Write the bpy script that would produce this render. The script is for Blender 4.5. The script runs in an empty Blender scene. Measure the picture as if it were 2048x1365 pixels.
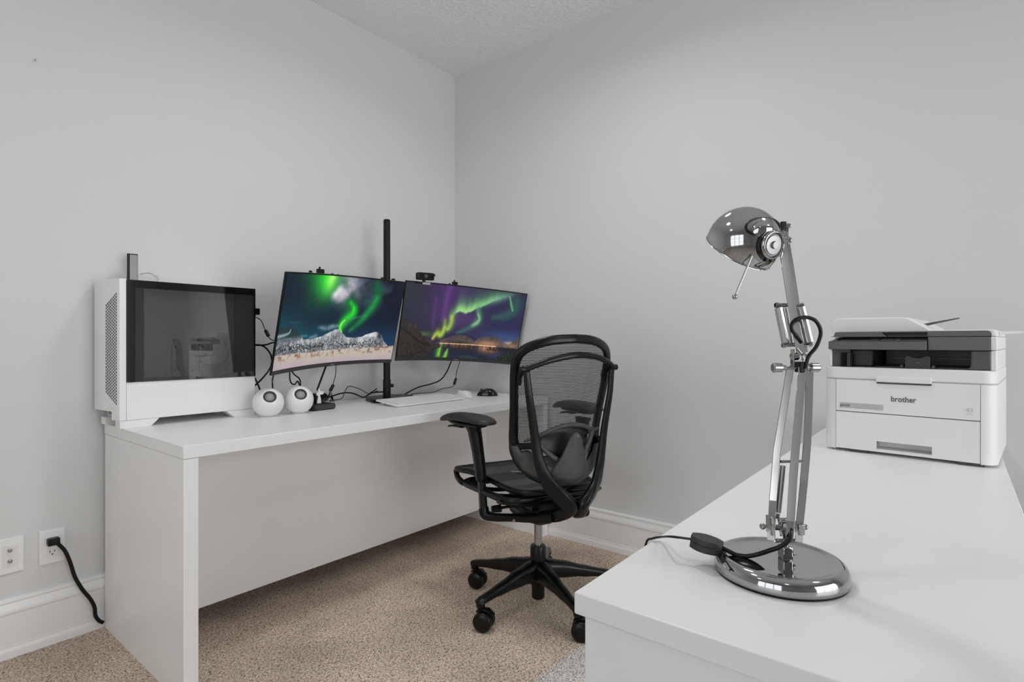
import bpy, bmesh, math, random
import numpy as np
from mathutils import Vector, Matrix

random.seed(7)
SC = bpy.context.scene
COL = SC.collection
PI = math.pi

# ------------------------------------------------------------------ camera
cam_data = bpy.data.cameras.new('camera')
cam = bpy.data.objects.new('camera', cam_data)
COL.objects.link(cam)
cam_data.sensor_width = 36.0
cam_data.lens = 36.0 * 1108.0 / 2048.0
cam_data.clip_start = 0.02
cam.location = (0.0, 0.0, 1.05)
HEAD = math.atan(891.0 / 1108.0)
cam.rotation_euler = (PI / 2, 0, HEAD - PI / 2)
SC.camera = cam

# ------------------------------------------------------------------ world, exposure
w = bpy.data.worlds.new('world')
SC.world = w
w.use_nodes = True
w.node_tree.nodes['Background'].inputs[0].default_value = (0.80, 0.88, 1.0, 1)
w.node_tree.nodes['Background'].inputs[1].default_value = 0.25
SC.view_settings.view_transform = 'Standard'
SC.view_settings.look = 'None'
SC.view_settings.exposure = 0.0
SC.view_settings.gamma = 1.0
SC.view_settings.use_curve_mapping = False
try:
    SC.cycles.max_bounces = 14
    SC.cycles.diffuse_bounces = 10
    SC.cycles.glossy_bounces = 6
    SC.cycles.transmission_bounces = 6
    SC.cycles.transparent_max_bounces = 24
    SC.cycles.use_denoising = True
    SC.cycles.caustics_reflective = False
    SC.cycles.caustics_refractive = False
    SC.cycles.sample_clamp_indirect = 4.0
except Exception:
    pass

# room extents: left wall is y=YW, back wall is x=XW
XW, YW, ZC = 2.485, 2.460, 2.71
XR, YR = -2.6, -2.7      # the two walls behind the camera
DT = 0.748                # desk top height


def area(name, loc, rot, sx, sy, power, col=(0.965, 0.985, 1.0)):
    l = bpy.data.lights.new(name, 'AREA')
    l.shape = 'RECTANGLE'
    l.size = sx
    l.size_y = sy
    l.energy = power
    l.color = col
    o = bpy.data.objects.new(name, l)
    o.location = loc
    o.rotation_euler = rot
    COL.objects.link(o)
    return o


# daylight by the windows behind the camera; the second is added for its light
area('window_daylight', (XR - 0.10, 0.35, 1.225), (0, -PI / 2, 0), 2.0, 2.4, 37)
area('window_daylight', (0.90, YR - 0.10, 1.225), (-PI / 2, 0, PI), 2.3, 2.0, 90)
# recessed ceiling lights: x, y, watts
LAMPS = [(1.42, 1.12, 7.8), (0.0, 1.15, 4.0), (-1.3, 1.15, 1.5), (-1.2, -0.8, 1.5), (1.35, -0.9, 3.5)]

# ------------------------------------------------------------------ helpers


def setp(o, label=None, cat=None, group=None, kind=None):
    if label: o['label'] = label
    if cat: o['category'] = cat
    if group: o['group'] = group
    if kind: o['kind'] = kind
    return o


def thing(name, label, cat, loc=(0, 0, 0), rotz=0.0, group=None):
    o = bpy.data.objects.new(name, None)
    o.empty_display_size = 0.05
    COL.objects.link(o)
    o.location = loc
    o.rotation_euler = (0, 0, rotz)
    return setp(o, label, cat, group)


class MB:
    """collects geometry for one mesh object"""

    def __init__(self):
        self.v = []
        self.f = []

    def add(self, vs, fs):
        n = len(self.v)
        self.v += [tuple(p) for p in vs]
        self.f += [tuple(i + n for i in f) for f in fs]
        return self

    def box(self, x0, x1, y0, y1, z0, z1, M=None):
        vs = [(x, y, z) for z in (z0, z1) for y in (y0, y1) for x in (x0, x1)]
        if M is not None: vs = [M @ Vector(p) for p in vs]
        return self.add(vs, [(0, 2, 3, 1), (4, 5, 7, 6), (0, 1, 5, 4), (2, 6, 7, 3), (0, 4, 6, 2), (1, 3, 7, 5)])

    def prism(self, poly, a, b, axis='y', M=None):
        """poly: list of 2D points; extruded from a to b along axis"""
        n = len(poly)

        def P(p, t):
            if axis == 'y': q = (p[0], t, p[1])
            elif axis == 'x': q = (t, p[0], p[1])
            else: q = (p[0], p[1], t)
            return M @ Vector(q) if M is not None else q
        vs = [P(p, a) for p in poly] + [P(p, b) for p in poly]
        fs = [tuple(range(n))[::-1], tuple(range(n, 2 * n))]
        for i in range(n):
            j = (i + 1) % n
            fs.append((i, j, n + j, n + i))
        return self.add(vs, fs)

    def lathe(self, prof, seg=32, M=None, a0=0.0, a1=2 * PI):
        """prof: list of (r, z) round the local z axis"""
        full = abs(a1 - a0 - 2 * PI) < 1e-6
        k = seg if full else seg + 1
        vs = []
        for r, z in prof:
            for i in range(k):
                a = a0 + (a1 - a0) * i / seg
                p = Vector((r * math.cos(a), r * math.sin(a), z))
                vs.append(M @ p if M is not None else p)
        fs = []
        for j in range(len(prof) - 1):
            for i in range(seg):
                i2 = (i + 1) % k
                fs.append((j * k + i, j * k + i2, (j + 1) * k + i2, (j + 1) * k + i))
        return self.add(vs, fs)

    def sweep(self, path, wid, thk, n=12, up=(0, 0, 1), e=2.0, closed=False, caps=True):
        """sweep a superellipse section (half sizes wid, thk) along a path. wid is measured
        across 'up' x tangent, thk along the corrected up."""
        P = [Vector(p) for p in path]
        m = len(P)
        if not isinstance(wid, (list, tuple)): wid = [wid] * m
        if not isinstance(thk, (list, tuple)): thk = [thk] * m
        ups = up if isinstance(up, list) else [up] * m
        vs = []
        for i in range(m):
            if closed: t = P[(i + 1) % m] - P[i - 1]
            else: t = P[min(i + 1, m - 1)] - P[max(i - 1, 0)]
            t.normalize()
            u = Vector(ups[i])
            s = t.cross(u)
            if s.length < 1e-4: s = t.cross(Vector((0.3, 1, 0.2)))
            s.normalize()
            u = s.cross(t).normalized()
            for k in range(n):
                a = 2 * PI * (k + 0.5) / n
                c, q = math.cos(a), math.sin(a)
                cx = math.copysign(abs(c) ** (2.0 / e), c)
                cy = math.copysign(abs(q) ** (2.0 / e), q)
                vs.append(P[i] + s * (wid[i] * cx) + u * (thk[i] * cy))
        fs = []
        mm = m if closed else m - 1
        for i in range(mm):
            j = (i + 1) % m
            for k in range(n):
                k2 = (k + 1) % n
                fs.append((i * n + k, i * n + k2, j * n + k2, j * n + k))
        if caps and not closed:
            fs.append(tuple(range(n))[::-1])
            fs.append(tuple((m - 1) * n + k for k in range(n)))
        return self.add(vs, fs)

    def tube(self, path, r, n=10, smooth=True):
        if smooth and len(path) > 2: path = spline(path, 6)
        return self.sweep(path, r, r, n=n)

    def cyl(self, p0, p1, r0, r1=None, n=24, bev=0.0):
        r1 = r0 if r1 is None else r1
        p0, p1 = Vector(p0), Vector(p1)
        d = p1 - p0
        L = d.length
        M = Matrix.Translation(p0) @ d.to_track_quat('Z', 'Y').to_matrix().to_4x4()
        b = min(bev, L * 0.45)
        if b > 0:
            prof = [(0, 0), (r0 - b, 0), (r0, b), (r1, L - b), (r1 - b, L), (0, L)]
        else:
            prof = [(0, 0), (r0, 0), (r1, L), (0, L)]
        return self.lathe(prof, n, M)

    def ball(self, c, r, seg=24, rings=14, sc=(1, 1, 1), M=None):
        prof = [(math.sin(PI * i / rings), -math.cos(PI * i / rings)) for i in range(rings + 1)]
        T = Matrix.Translation(Vector(c)) @ (M if M is not None else Matrix()) @ Matrix.Diagonal((r * sc[0], r * sc[1], r * sc[2], 1))
        return self.lathe(prof, seg, T)

    def build(self, name, mat, parent=None, bevel=0.0, segs=2, sub=0, smooth=True, angle=35, loc=None, keep_uv=None):
        me = bpy.data.meshes.new(name)
        me.from_pydata([tuple(p) for p in self.v], [], self.f)
        bm = bmesh.new()
        bm.from_mesh(me)
        bmesh.ops.remove_doubles(bm, verts=bm.verts, dist=1e-6)
        bmesh.ops.dissolve_degenerate(bm, edges=bm.edges, dist=1e-7)
        bmesh.ops.recalc_face_normals(bm, faces=bm.faces)
        bm.to_mesh(me)
        bm.free()
        me.materials.append(mat)
        if smooth:
            me.shade_smooth()
            try: me.set_sharp_from_angle(angle=math.radians(angle))
            except Exception: pass
        o = bpy.data.objects.new(name, me)
        COL.objects.link(o)
        if parent is not None: o.parent = parent
        if loc is not None: o.location = loc
        if bevel > 0:
            b = o.modifiers.new('bevel', 'BEVEL')
            b.width = bevel
            b.segments = segs
            b.limit_method = 'ANGLE'
            b.angle_limit = math.radians(40)
            b.harden_normals = False
        if sub:
            s = o.modifiers.new('sub', 'SUBSURF')
            s.levels = sub
            s.render_levels = sub
        return o


def spline(pts, k=6, closed=False):
    P = [Vector(p) for p in pts]
    n = len(P)
    out = []
    rng = n if closed else n - 1
    for i in range(rng):
        if closed: p0, p1, p2, p3 = P[i - 1], P[i], P[(i + 1) % n], P[(i + 2) % n]
        else:
            p1, p2 = P[i], P[i + 1]
            p0 = P[i - 1] if i > 0 else p1 * 2 - p2
            p3 = P[i + 2] if i + 2 < n else p2 * 2 - p1
        for j in range(k):
            t = j / k
            out.append(0.5 * ((2 * p1) + (p2 - p0) * t + (2 * p0 - 5 * p1 + 4 * p2 - p3) * t * t + (3 * p1 - p0 - 3 * p2 + p3) * t ** 3))
    if not closed: out.append(P[-1])
    return out


def lerp_list(vals, k):
    """resample a list of scalars to match spline(pts, k)"""
    out = []
    for i in range(len(vals) - 1):
        for j in range(k):
            t = j / k
            t = t * t * (3 - 2 * t)
            out.append(vals[i] * (1 - t) + vals[i + 1] * t)
    out.append(vals[-1])
    return out


def rrect(x0, x1, z0, z1, r, n=6):
    """rounded rectangle outline, r may be one radius or four (bl, br, tr, tl)"""
    if not isinstance(r, (list, tuple)): r = [r] * 4
    out = []
    for (cx, cz, a, rr) in ((x0 + r[0], z0 + r[0], PI, r[0]), (x1 - r[1], z0 + r[1], 1.5 * PI, r[1]),
                            (x1 - r[2], z1 - r[2], 0, r[2]), (x0 + r[3], z1 - r[3], 0.5 * PI, r[3])):
        if rr <= 0:
            out.append((cx, cz))
            continue
        for i in range(n + 1):
            t = a + 0.5 * PI * i / n
            out.append((cx + rr * math.cos(t), cz + rr * math.sin(t)))
    return out


def text_obj(name, s, size, mat, parent, M, extrude=0.0002, align='CENTER', sx=1.0, bold=0.0):
    c = bpy.data.curves.new(name, 'FONT')
    c.body = s
    c.size = size
    c.align_x = align
    c.align_y = 'CENTER'
    c.extrude = extrude
    c.offset = bold
    o = bpy.data.objects.new(name + '_curve', c)
    COL.objects.link(o)
    dg = bpy.context.evaluated_depsgraph_get()
    me = bpy.data.meshes.new_from_object(o.evaluated_get(dg))
    bpy.data.objects.remove(o)
    me.name = name
    me.transform(M @ Matrix.Diagonal((sx, 1, 1, 1)))
    me.materials.clear()
    me.materials.append(mat)
    r = bpy.data.objects.new(name, me)
    COL.objects.link(r)
    r.parent = parent
    return r


# ------------------------------------------------------------------ materials
def mat(name, col, rough=0.5, metal=0.0, spec=0.5, bump=None, coat=0.0, noise=None):
    m = bpy.data.materials.new(name)
    m.use_nodes = True
    nt = m.node_tree
    b = nt.nodes['Principled BSDF']
    if not isinstance(col, (tuple, list)): col = (col, col, col)
    b.inputs['Base Color'].default_value = (*col, 1)
    b.inputs['Roughness'].default_value = rough
    b.inputs['Metallic'].default_value = metal
    b.inputs['Specular IOR Level'].default_value = spec
    b.inputs['Coat Weight'].default_value = coat
    if bump or noise:
        tc = nt.nodes.new('ShaderNodeTexCoord')
        nz = nt.nodes.new('ShaderNodeTexNoise')
        nz.inputs['Scale'].default_value = (bump or noise)[0]
        nz.inputs['Detail'].default_value = 3
        nt.links.new(tc.outputs['Object'], nz.inputs['Vector'])
        if bump:
            bp = nt.nodes.new('ShaderNodeBump')
            bp.inputs['Strength'].default_value = bump[1]
            bp.inputs['Distance'].default_value = bump[2]
            nt.links.new(nz.outputs['Fac'], bp.inputs['Height'])
            nt.links.new(bp.outputs['Normal'], b.inputs['Normal'])
        if noise:
            rp = nt.nodes.new('ShaderNodeValToRGB')
            rp.color_ramp.elements[0].position = 0.3
            rp.color_ramp.elements[1].position = 0.7
            rp.color_ramp.elements[0].color = (*[c * (1 - noise[1]) for c in col], 1)
            rp.color_ramp.elements[1].color = (*[min(1, c * (1 + noise[1])) for c in col], 1)
            nt.links.new(nz.outputs['Fac'], rp.inputs['Fac'])
            nt.links.new(rp.outputs['Color'], b.inputs['Base Color'])
    return m


M_WALL = mat('wall_paint', (0.69, 0.69, 0.69), 0.62, bump=(140, 0.12, 0.002))
M_TRIM = mat('trim_paint', (0.84, 0.84, 0.84), 0.35, noise=(3, 0.015))
M_DESK = mat('white_laminate', (0.85, 0.85, 0.85), 0.34, noise=(6, 0.012))
M_WHITE = mat('white_plastic', (0.80, 0.80, 0.80), 0.35, noise=(20, 0.01))
M_PCWHITE = mat('white_powder_coat', (0.86, 0.86, 0.86), 0.4, noise=(15, 0.01))
M_PRINTER = mat('printer_plastic', (0.80, 0.80, 0.795), 0.45, bump=(900, 0.06, 0.0005))
M_PGREY = mat('grey_printer_plastic', (0.105, 0.105, 0.107), 0.42, bump=(900, 0.08, 0.0005))
M_PDARK = mat('dark_printer_plastic', (0.022, 0.022, 0.023), 0.4, noise=(30, 0.1))
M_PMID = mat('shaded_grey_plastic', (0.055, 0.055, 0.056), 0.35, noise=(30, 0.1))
M_SEAM = mat('seam_gap', (0.06, 0.06, 0.06), 0.8, noise=(30, 0.1))
M_SOFTSEAM = mat('soft_seam', (0.42, 0.42, 0.42), 0.8, noise=(30, 0.05))
M_INK = mat('grey_ink', (0.09, 0.09, 0.095), 0.5, noise=(30, 0.05))
M_PALEINK = mat('pale_grey_ink', (0.36, 0.36, 0.36), 0.5, noise=(30, 0.05))
M_STICK = mat('sticker_film', (0.50, 0.50, 0.50), 0.4, noise=(30, 0.03))
M_BLACK = mat('black_plastic', (0.005, 0.005, 0.005), 0.36, spec=0.3, noise=(40, 0.2))
M_BLACKGLOSS = mat('gloss_black', (0.006, 0.006, 0.006), 0.09, noise=(10, 0.1))
M_CABLE = mat('black_cable', (0.004, 0.004, 0.004), 0.35, spec=0.3, noise=(60, 0.1))
M_BEZEL = mat('grey_bezel', (0.030, 0.030, 0.031), 0.42, noise=(30, 0.06))
M_CHAIR = mat('chair_black_nylon', (0.0035, 0.0035, 0.0035), 0.30, spec=0.32, bump=(700, 0.05, 0.0005))
M_CHAIRGREY = mat('dusty_grey_nylon', (0.070, 0.070, 0.070), 0.5, noise=(14, 0.34))
M_PAD = mat('arm_pad_rubber', (0.022, 0.022, 0.022), 0.45, bump=(900, 0.08, 0.0005))
M_CHROME = mat('chrome', (0.43, 0.43, 0.43), 0.06, metal=1.0, noise=(8, 0.02))
M_BARS = mat('polished_bar_chrome', (0.66, 0.66, 0.66), 0.10, metal=1.0, noise=(8, 0.02))
M_STEEL = mat('brushed_steel', (0.42, 0.42, 0.42), 0.24, metal=1.0, noise=(30, 0.05))
M_DULLSTEEL = mat('dull_grey_steel', (0.30, 0.30, 0.30), 0.38, metal=0.8, noise=(30, 0.05))
M_CASEIN = mat('case_interior', (0.72, 0.72, 0.72), 0.5, noise=(20, 0.04))
M_CASEDK = mat('case_interior_dark', (0.5, 0.5, 0.5), 0.5, noise=(20, 0.04))
M_CONE = mat('speaker_cone', (0.30, 0.30, 0.30), 0.30, noise=(20, 0.03))
M_RUBBER = mat('dark_rubber_ring', (0.045, 0.045, 0.045), 0.5, noise=(20, 0.05))
M_KEY = mat('keycap', (0.82, 0.82, 0.82), 0.4, noise=(20, 0.01))
M_MARK = mat('wall_mark', (0.20, 0.20, 0.20), 0.7, noise=(90, 0.1))


def ceiling_mat():
    m = mat('ceiling_texture', (0.88, 0.88, 0.88), 0.9)
    nt = m.node_tree
    b = nt.nodes['Principled BSDF']
    tc = nt.nodes.new('ShaderNodeTexCoord')
    n1 = nt.nodes.new('ShaderNodeTexNoise')
    n1.inputs['Scale'].default_value = 55
    n1.inputs['Detail'].default_value = 4
    n1.inputs['Roughness'].default_value = 0.55
    rp = nt.nodes.new('ShaderNodeValToRGB')
    rp.color_ramp.elements[0].position = 0.42
    rp.color_ramp.elements[1].position = 0.60
    bp = nt.nodes.new('ShaderNodeBump')
    bp.inputs['Strength'].default_value = 0.55
    bp.inputs['Distance'].default_value = 0.006
    nt.links.new(tc.outputs['Object'], n1.inputs['Vector'])
    nt.links.new(n1.outputs['Fac'], rp.inputs['Fac'])
    nt.links.new(rp.outputs['Color'], bp.inputs['Height'])
    nt.links.new(bp.outputs['Normal'], b.inputs['Normal'])
    return m


def carpet_mat():
    m = mat('carpet', (0.35, 0.27, 0.20), 0.95, spec=0.15)
    nt = m.node_tree
    L = nt.links
    b = nt.nodes['Principled BSDF']
    tc = nt.nodes.new('ShaderNodeTexCoord')
    # fine tuft speckle
    n1 = nt.nodes.new('ShaderNodeTexNoise')
    n1.inputs['Scale'].default_value = 170
    n1.inputs['Detail'].default_value = 2.5
    n1.inputs['Roughness'].default_value = 0.6
    n1.inputs['Distortion'].default_value = 0.8
    L.new(tc.outputs['Object'], n1.inputs['Vector'])
    r1 = nt.nodes.new('ShaderNodeValToRGB')
    e = r1.color_ramp.elements
    e[0].position = 0.34; e[0].color = (0.15, 0.105, 0.075, 1)
    e[1].position = 0.62; e[1].color = (0.86, 0.73, 0.60, 1)
    e.new(0.47).color = (0.58, 0.475, 0.38, 1)
    L.new(n1.outputs['Fac'], r1.inputs['Fac'])
    # pile brushed in different directions
    n2 = nt.nodes.new('ShaderNodeTexNoise')
    n2.inputs['Scale'].default_value = 3.2
    n2.inputs['Detail'].default_value = 3
    L.new(tc.outputs['Object'], n2.inputs['Vector'])
    r2 = nt.nodes.new('ShaderNodeValToRGB')
    r2.color_ramp.elements[0].position = 0.35; r2.color_ramp.elements[0].color = (0.84, 0.84, 0.84, 1)
    r2.color_ramp.elements[1].position = 0.62; r2.color_ramp.elements[1].color = (1.10, 1.10, 1.10, 1)
    L.new(n2.outputs['Fac'], r2.inputs['Fac'])
    mx = nt.nodes.new('ShaderNodeMix'); mx.data_type = 'RGBA'; mx.blend_type = 'MULTIPLY'
    mx.inputs['Factor'].default_value = 1
    L.new(r1.outputs['Color'], mx.inputs['A']); L.new(r2.outputs['Color'], mx.inputs['B'])
    # the greyer part of the carpet in front of the near desk: beyond the line a.x + b.y = c
    sp = nt.nodes.new('ShaderNodeSeparateXYZ'); L.new(tc.outputs['Object'], sp.inputs[0])
    ma = nt.nodes.new('ShaderNodeMath'); ma.operation = 'MULTIPLY'; ma.inputs[1].default_value = GREY_A
    mb = nt.nodes.new('ShaderNodeMath'); mb.operation = 'MULTIPLY'; mb.inputs[1].default_value = GREY_B
    L.new(sp.outputs[0], ma.inputs[0]); L.new(sp.outputs[1], mb.inputs[0])
    ad = nt.nodes.new('ShaderNodeMath'); ad.operation = 'ADD'; L.new(ma.outputs[0], ad.inputs[0]); L.new(mb.outputs[0], ad.inputs[1])
    mr = nt.nodes.new('ShaderNodeMapRange')
    mr.inputs['From Min'].default_value = GREY_C - 0.012
    mr.inputs['From Max'].default_value = GREY_C + 0.012
    L.new(ad.outputs[0], mr.inputs['Value'])
    hs = nt.nodes.new('ShaderNodeHueSaturation'); hs.inputs['Saturation'].default_value = 0.30; hs.inputs['Value'].default_value = 1.0
    L.new(mx.outputs['Result'], hs.inputs['Color'])
    m2 = nt.nodes.new('ShaderNodeMix'); m2.data_type = 'RGBA'
    L.new(mr.outputs['Result'], m2.inputs['Factor']); L.new(mx.outputs['Result'], m2.inputs['A']); L.new(hs.outputs['Color'], m2.inputs['B'])
    L.new(m2.outputs['Result'], b.inputs['Base Color'])
    bp = nt.nodes.new('ShaderNodeBump'); bp.inputs['Strength'].default_value = 0.75; bp.inputs['Distance'].default_value = 0.006
    L.new(n1.outputs['Fac'], bp.inputs['Height']); L.new(bp.outputs['Normal'], b.inputs['Normal'])
    return m


GREY_A, GREY_B, GREY_C = (-0.0365, -0.9993, -1.0684)
M_CEIL = ceiling_mat()
M_CARPET = carpet_mat()


def glass_mat(name, tint, gloss, rough=0.0):
    m = bpy.data.materials.new(name)
    m.use_nodes = True
    nt = m.node_tree
    nt.nodes.remove(nt.nodes['Principled BSDF'])
    out = nt.nodes['Material Output']
    tr = nt.nodes.new('ShaderNodeBsdfTransparent'); tr.inputs[0].default_value = (tint, tint, tint, 1)
    gl = nt.nodes.new('ShaderNodeBsdfGlossy'); gl.inputs['Roughness'].default_value = rough
    gl.inputs[0].default_value = (0.95, 0.95, 0.95, 1)
    fr = nt.nodes.new('ShaderNodeFresnel'); fr.inputs['IOR'].default_value = 1.5
    ad = nt.nodes.new('ShaderNodeMath'); ad.operation = 'ADD'; ad.inputs[1].default_value = gloss
    mx = nt.nodes.new('ShaderNodeMixShader')
    nt.links.new(fr.outputs[0], ad.inputs[0])
    nt.links.new(ad.outputs[0], mx.inputs[0])
    nt.links.new(tr.outputs[0], mx.inputs[1]); nt.links.new(gl.outputs[0], mx.inputs[2])
    nt.links.new(mx.outputs[0], out.inputs[0])
    return m


M_TINT = glass_mat('tinted_glass', 0.70, 0.05)
M_WINDOW = glass_mat('window_glass', 0.95, 0.0)


def mesh_mat(name, col, sx, sy, dx, dy, rough=0.5):
    """woven mesh with see-through holes: UV are metres; threads every sx, sy metres"""
    m = bpy.data.materials.new(name)
    m.use_nodes = True
    nt = m.node_tree
    L = nt.links
    b = nt.nodes['Principled BSDF']
    b.inputs['Base Color'].default_value = (*col, 1)
    b.inputs['Roughness'].default_value = rough
    uv = nt.nodes.new('ShaderNodeUVMap'); uv.uv_map = 'UVMap'
    sp = nt.nodes.new('ShaderNodeSeparateXYZ'); L.new(uv.outputs[0], sp.inputs[0])

    def line(out, period, duty):
        a = nt.nodes.new('ShaderNodeMath'); a.operation = 'DIVIDE'; a.inputs[1].default_value = period
        L.new(out, a.inputs[0])
        f = nt.nodes.new('ShaderNodeMath'); f.operation = 'FRACT'; L.new(a.outputs[0], f.inputs[0])
        g = nt.nodes.new('ShaderNodeMath'); g.operation = 'LESS_THAN'; g.inputs[1].default_value = duty
        L.new(f.outputs[0], g.inputs[0])
        return g.outputs[0]
    mxm = nt.nodes.new('ShaderNodeMath'); mxm.operation = 'MAXIMUM'
    L.new(line(sp.outputs[0], sx, dx), mxm.inputs[0]); L.new(line(sp.outputs[1], sy, dy), mxm.inputs[1])
    tr = nt.nodes.new('ShaderNodeBsdfTransparent')
    ms = nt.nodes.new('ShaderNodeMixShader')
    L.new(mxm.outputs[0], ms.inputs[0]); L.new(tr.outputs[0], ms.inputs[1]); L.new(b.outputs[0], ms.inputs[2])
    L.new(ms.outputs[0], nt.nodes['Material Output'].inputs[0])
    return m


M_BACKMESH = mesh_mat('back_mesh_weave', (0.02, 0.02, 0.02), 0.0036, 0.0056, 0.36, 0.38)
M_SEATMESH = mesh_mat('seat_mesh_weave', (0.012, 0.012, 0.012), 0.0030, 0.0048, 0.74, 0.76)


def emit_mat(name, col, s):
    m = bpy.data.materials.new(name)
    m.use_nodes = True
    b = m.node_tree.nodes['Principled BSDF']
    b.inputs['Base Color'].default_value = (*col, 1)
    b.inputs['Emission Color'].default_value = (*col, 1)
    b.inputs['Emission Strength'].default_value = s
    return m


M_LAMPON = emit_mat('downlight_lens', (1, 1, 1), 6.0)
# ================================================================== THE SETTING


def struct(name, mb, m, bevel=0.0, **kw):
    return setp(mb.build(name, m, bevel=bevel, **kw), kind='structure')


T = 0.12
struct('floor', MB().box(XR, XW, YR, YW, -0.10, 0.0), M_CARPET, smooth=False)
struct('ceiling', MB().box(XR, XW, YR, YW, ZC, ZC + 0.1), M_CEIL, smooth=False)
struct('wall_left', MB().box(XR - T, XW + T, YW, YW + T, -0.1, ZC + 0.1), M_WALL, smooth=False)
struct('wall_back', MB().box(XW, XW + T, YR - T, YW, -0.1, ZC + 0.1), M_WALL, smooth=False)
# walls behind the camera, each with one window opening


def wall_with_hole(name, fixed, a0, a1, h0, h1, z0, z1, axis):
    mb = MB()
    for (p, q, r, s) in ((a0, h0, -0.1, ZC + 0.1), (h1, a1, -0.1, ZC + 0.1), (h0, h1, -0.1, z0), (h0, h1, z1, ZC + 0.1)):
        if axis == 'x': mb.box(fixed - T, fixed, p, q, r, s)
        else: mb.box(p, q, fixed - T, fixed, r, s)
    return struct(name, mb, M_WALL, smooth=False)


wall_with_hole('wall_front', XR, YR - T, YW, -0.85, 1.55, 0.20, 2.25, 'x')
wall_with_hole('wall_right', YR, XR, XW, -0.25, 2.05, 0.20, 2.25, 'y')


def window(name, axis, fixed, a0, a1, z0, z1):
    mb = MB()
    f = 0.05
    bars = [(a0, a0 + f, z0, z1), (a1 - f, a1, z0, z1), (a0, a1, z0, z0 + f), (a0, a1, z1 - f, z1)]
    n = 3
    for i in range(1, n):
        c = a0 + (a1 - a0) * i / n
        bars.append((c - 0.035, c + 0.035, z0, z1))
    for i in range(1, 3):
        c = z0 + (z1 - z0) * i / 3
        bars.append((a0, a1, c - 0.012, c + 0.012))
    for (p, q, r, s) in bars:
        if axis == 'x': mb.box(fixed - 0.07, fixed - 0.03, p, q, r, s)
        else: mb.box(p, q, fixed - 0.07, fixed - 0.03, r, s)
    o = struct(name, mb, M_TRIM, smooth=False)
    g = MB()
    if axis == 'x': g.box(fixed - 0.052, fixed - 0.048, a0, a1, z0, z1)
    else: g.box(a0, a1, fixed - 0.052, fixed - 0.048, z0, z1)
    g.build('window_pane', M_WINDOW, o, smooth=False)
    return o


window('window_1', 'x', XR, -0.85, 1.55, 0.20, 2.25)
window('added_window', 'y', YR, -0.25, 2.05, 0.20, 2.25)  # unseen second window, set opposite the desk to brighten panel and left wall


def baseboard(name, p0, p1, nrm):
    """profiled skirting: n is the direction into the room"""
    prof = [(0, 0), (0.022, 0), (0.022, 0.022), (0.020, 0.030), (0.017, 0.034), (0.017, 0.040), (0.015, 0.041), (0.015, 0.142),
            (0.018, 0.146), (0.019, 0.152), (0.0165, 0.162), (0.0125, 0.170), (0.011, 0.178), (0.013, 0.183), (0.012, 0.190), (0.006, 0.1935), (0, 0.194)]
    mb = MB()
    n = Vector(nrm)
    vs = []
    for p in (p0, p1):
        for a, z in prof:
            q = Vector((p[0], p[1], 0)) + n * a
            vs.append((q.x, q.y, z))
    k = len(prof)
    fs = [(i, (i + 1) % k, k + (i + 1) % k, k + i) for i in range(k)]
    fs += [tuple(range(k)), tuple(range(k, 2 * k))]
    mb.add(vs, fs)
    return struct(name, mb, M_TRIM, angle=25)


baseboard('baseboard_left', (XR, YW), (XW, YW), (0, -1, 0))
baseboard('baseboard_back', (XW, YR), (XW, YW - 0.022), (-1, 0, 0))
baseboard('baseboard_right', (XR, YR), (XW - 0.022, YR), (0, 1, 0))
baseboard('baseboard_front', (XR, YR + 0.022), (XR, YW - 0.022), (1, 0, 0))

# recessed ceiling lights (behind and above the camera)
lbls = ['over the desk end by the back wall', 'over the open carpet behind the camera', 'nearest the front window', 'between the two windows', 'over the window side of the back wall']
for i, (lx, ly, lwatt) in enumerate(LAMPS):
    t = thing('ceiling_light', 'round white recessed ceiling light ' + lbls[i], 'ceiling light', (lx, ly, ZC), group='recessed ceiling lights')
    MB().lathe([(0.085, -0.001), (0.085, -0.006), (0.062, -0.010), (0.058, -0.004), (0.058, -0.001)], 32).build('trim_ring', M_TRIM, t)
    MB().lathe([(0.0, -0.003), (0.058, -0.003)], 32).build('lens', M_LAMPON, t)
    l = bpy.data.lights.new('downlight', 'AREA')
    l.shape = 'DISK'
    l.size = 0.30
    l.energy = lwatt
    l.spread = math.radians(158)
    lo = bpy.data.objects.new('downlight_source', l)
    lo.location = (0, 0, -0.02)
    lo.parent = t
    COL.objects.link(lo)

# ---- small things on the left wall
pl = thing('wall_outlet', 'white wall outlet plate with a black plug in its upper socket', 'outlet', (0.4995, YW, 0.336))
MB().prism(rrect(-0.035, 0.035, -0.0585, 0.0585, 0.003), -0.006, 0, 'y').build('cover_plate', M_TRIM, pl, bevel=0.0015)
MB().prism(rrect(-0.0168, 0.0168, -0.034, 0.034, 0.002), -0.0085, -0.0062, 'y').build('receptacle', M_WHITE, pl, bevel=0.0006)
mb = MB()
for dz in (-0.019,):
    mb.box(-0.0078, -0.0058, -0.0089, -0.0084, dz - 0.002, dz + 0.006)
    mb.box(0.0052, 0.0072, -0.0089, -0.0084, dz - 0.001, dz + 0.006)
    mb.cyl((0, -0.0084, dz - 0.008), (0, -0.0089, dz - 0.008), 0.0025)
mb.build('socket_slots', M_SEAM, pl)
for dz in (-0.049, 0.049): MB().cyl((0, -0.006, dz), (0, -0.0068, dz), 0.003).build('screw', M_TRIM, pl)

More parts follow.
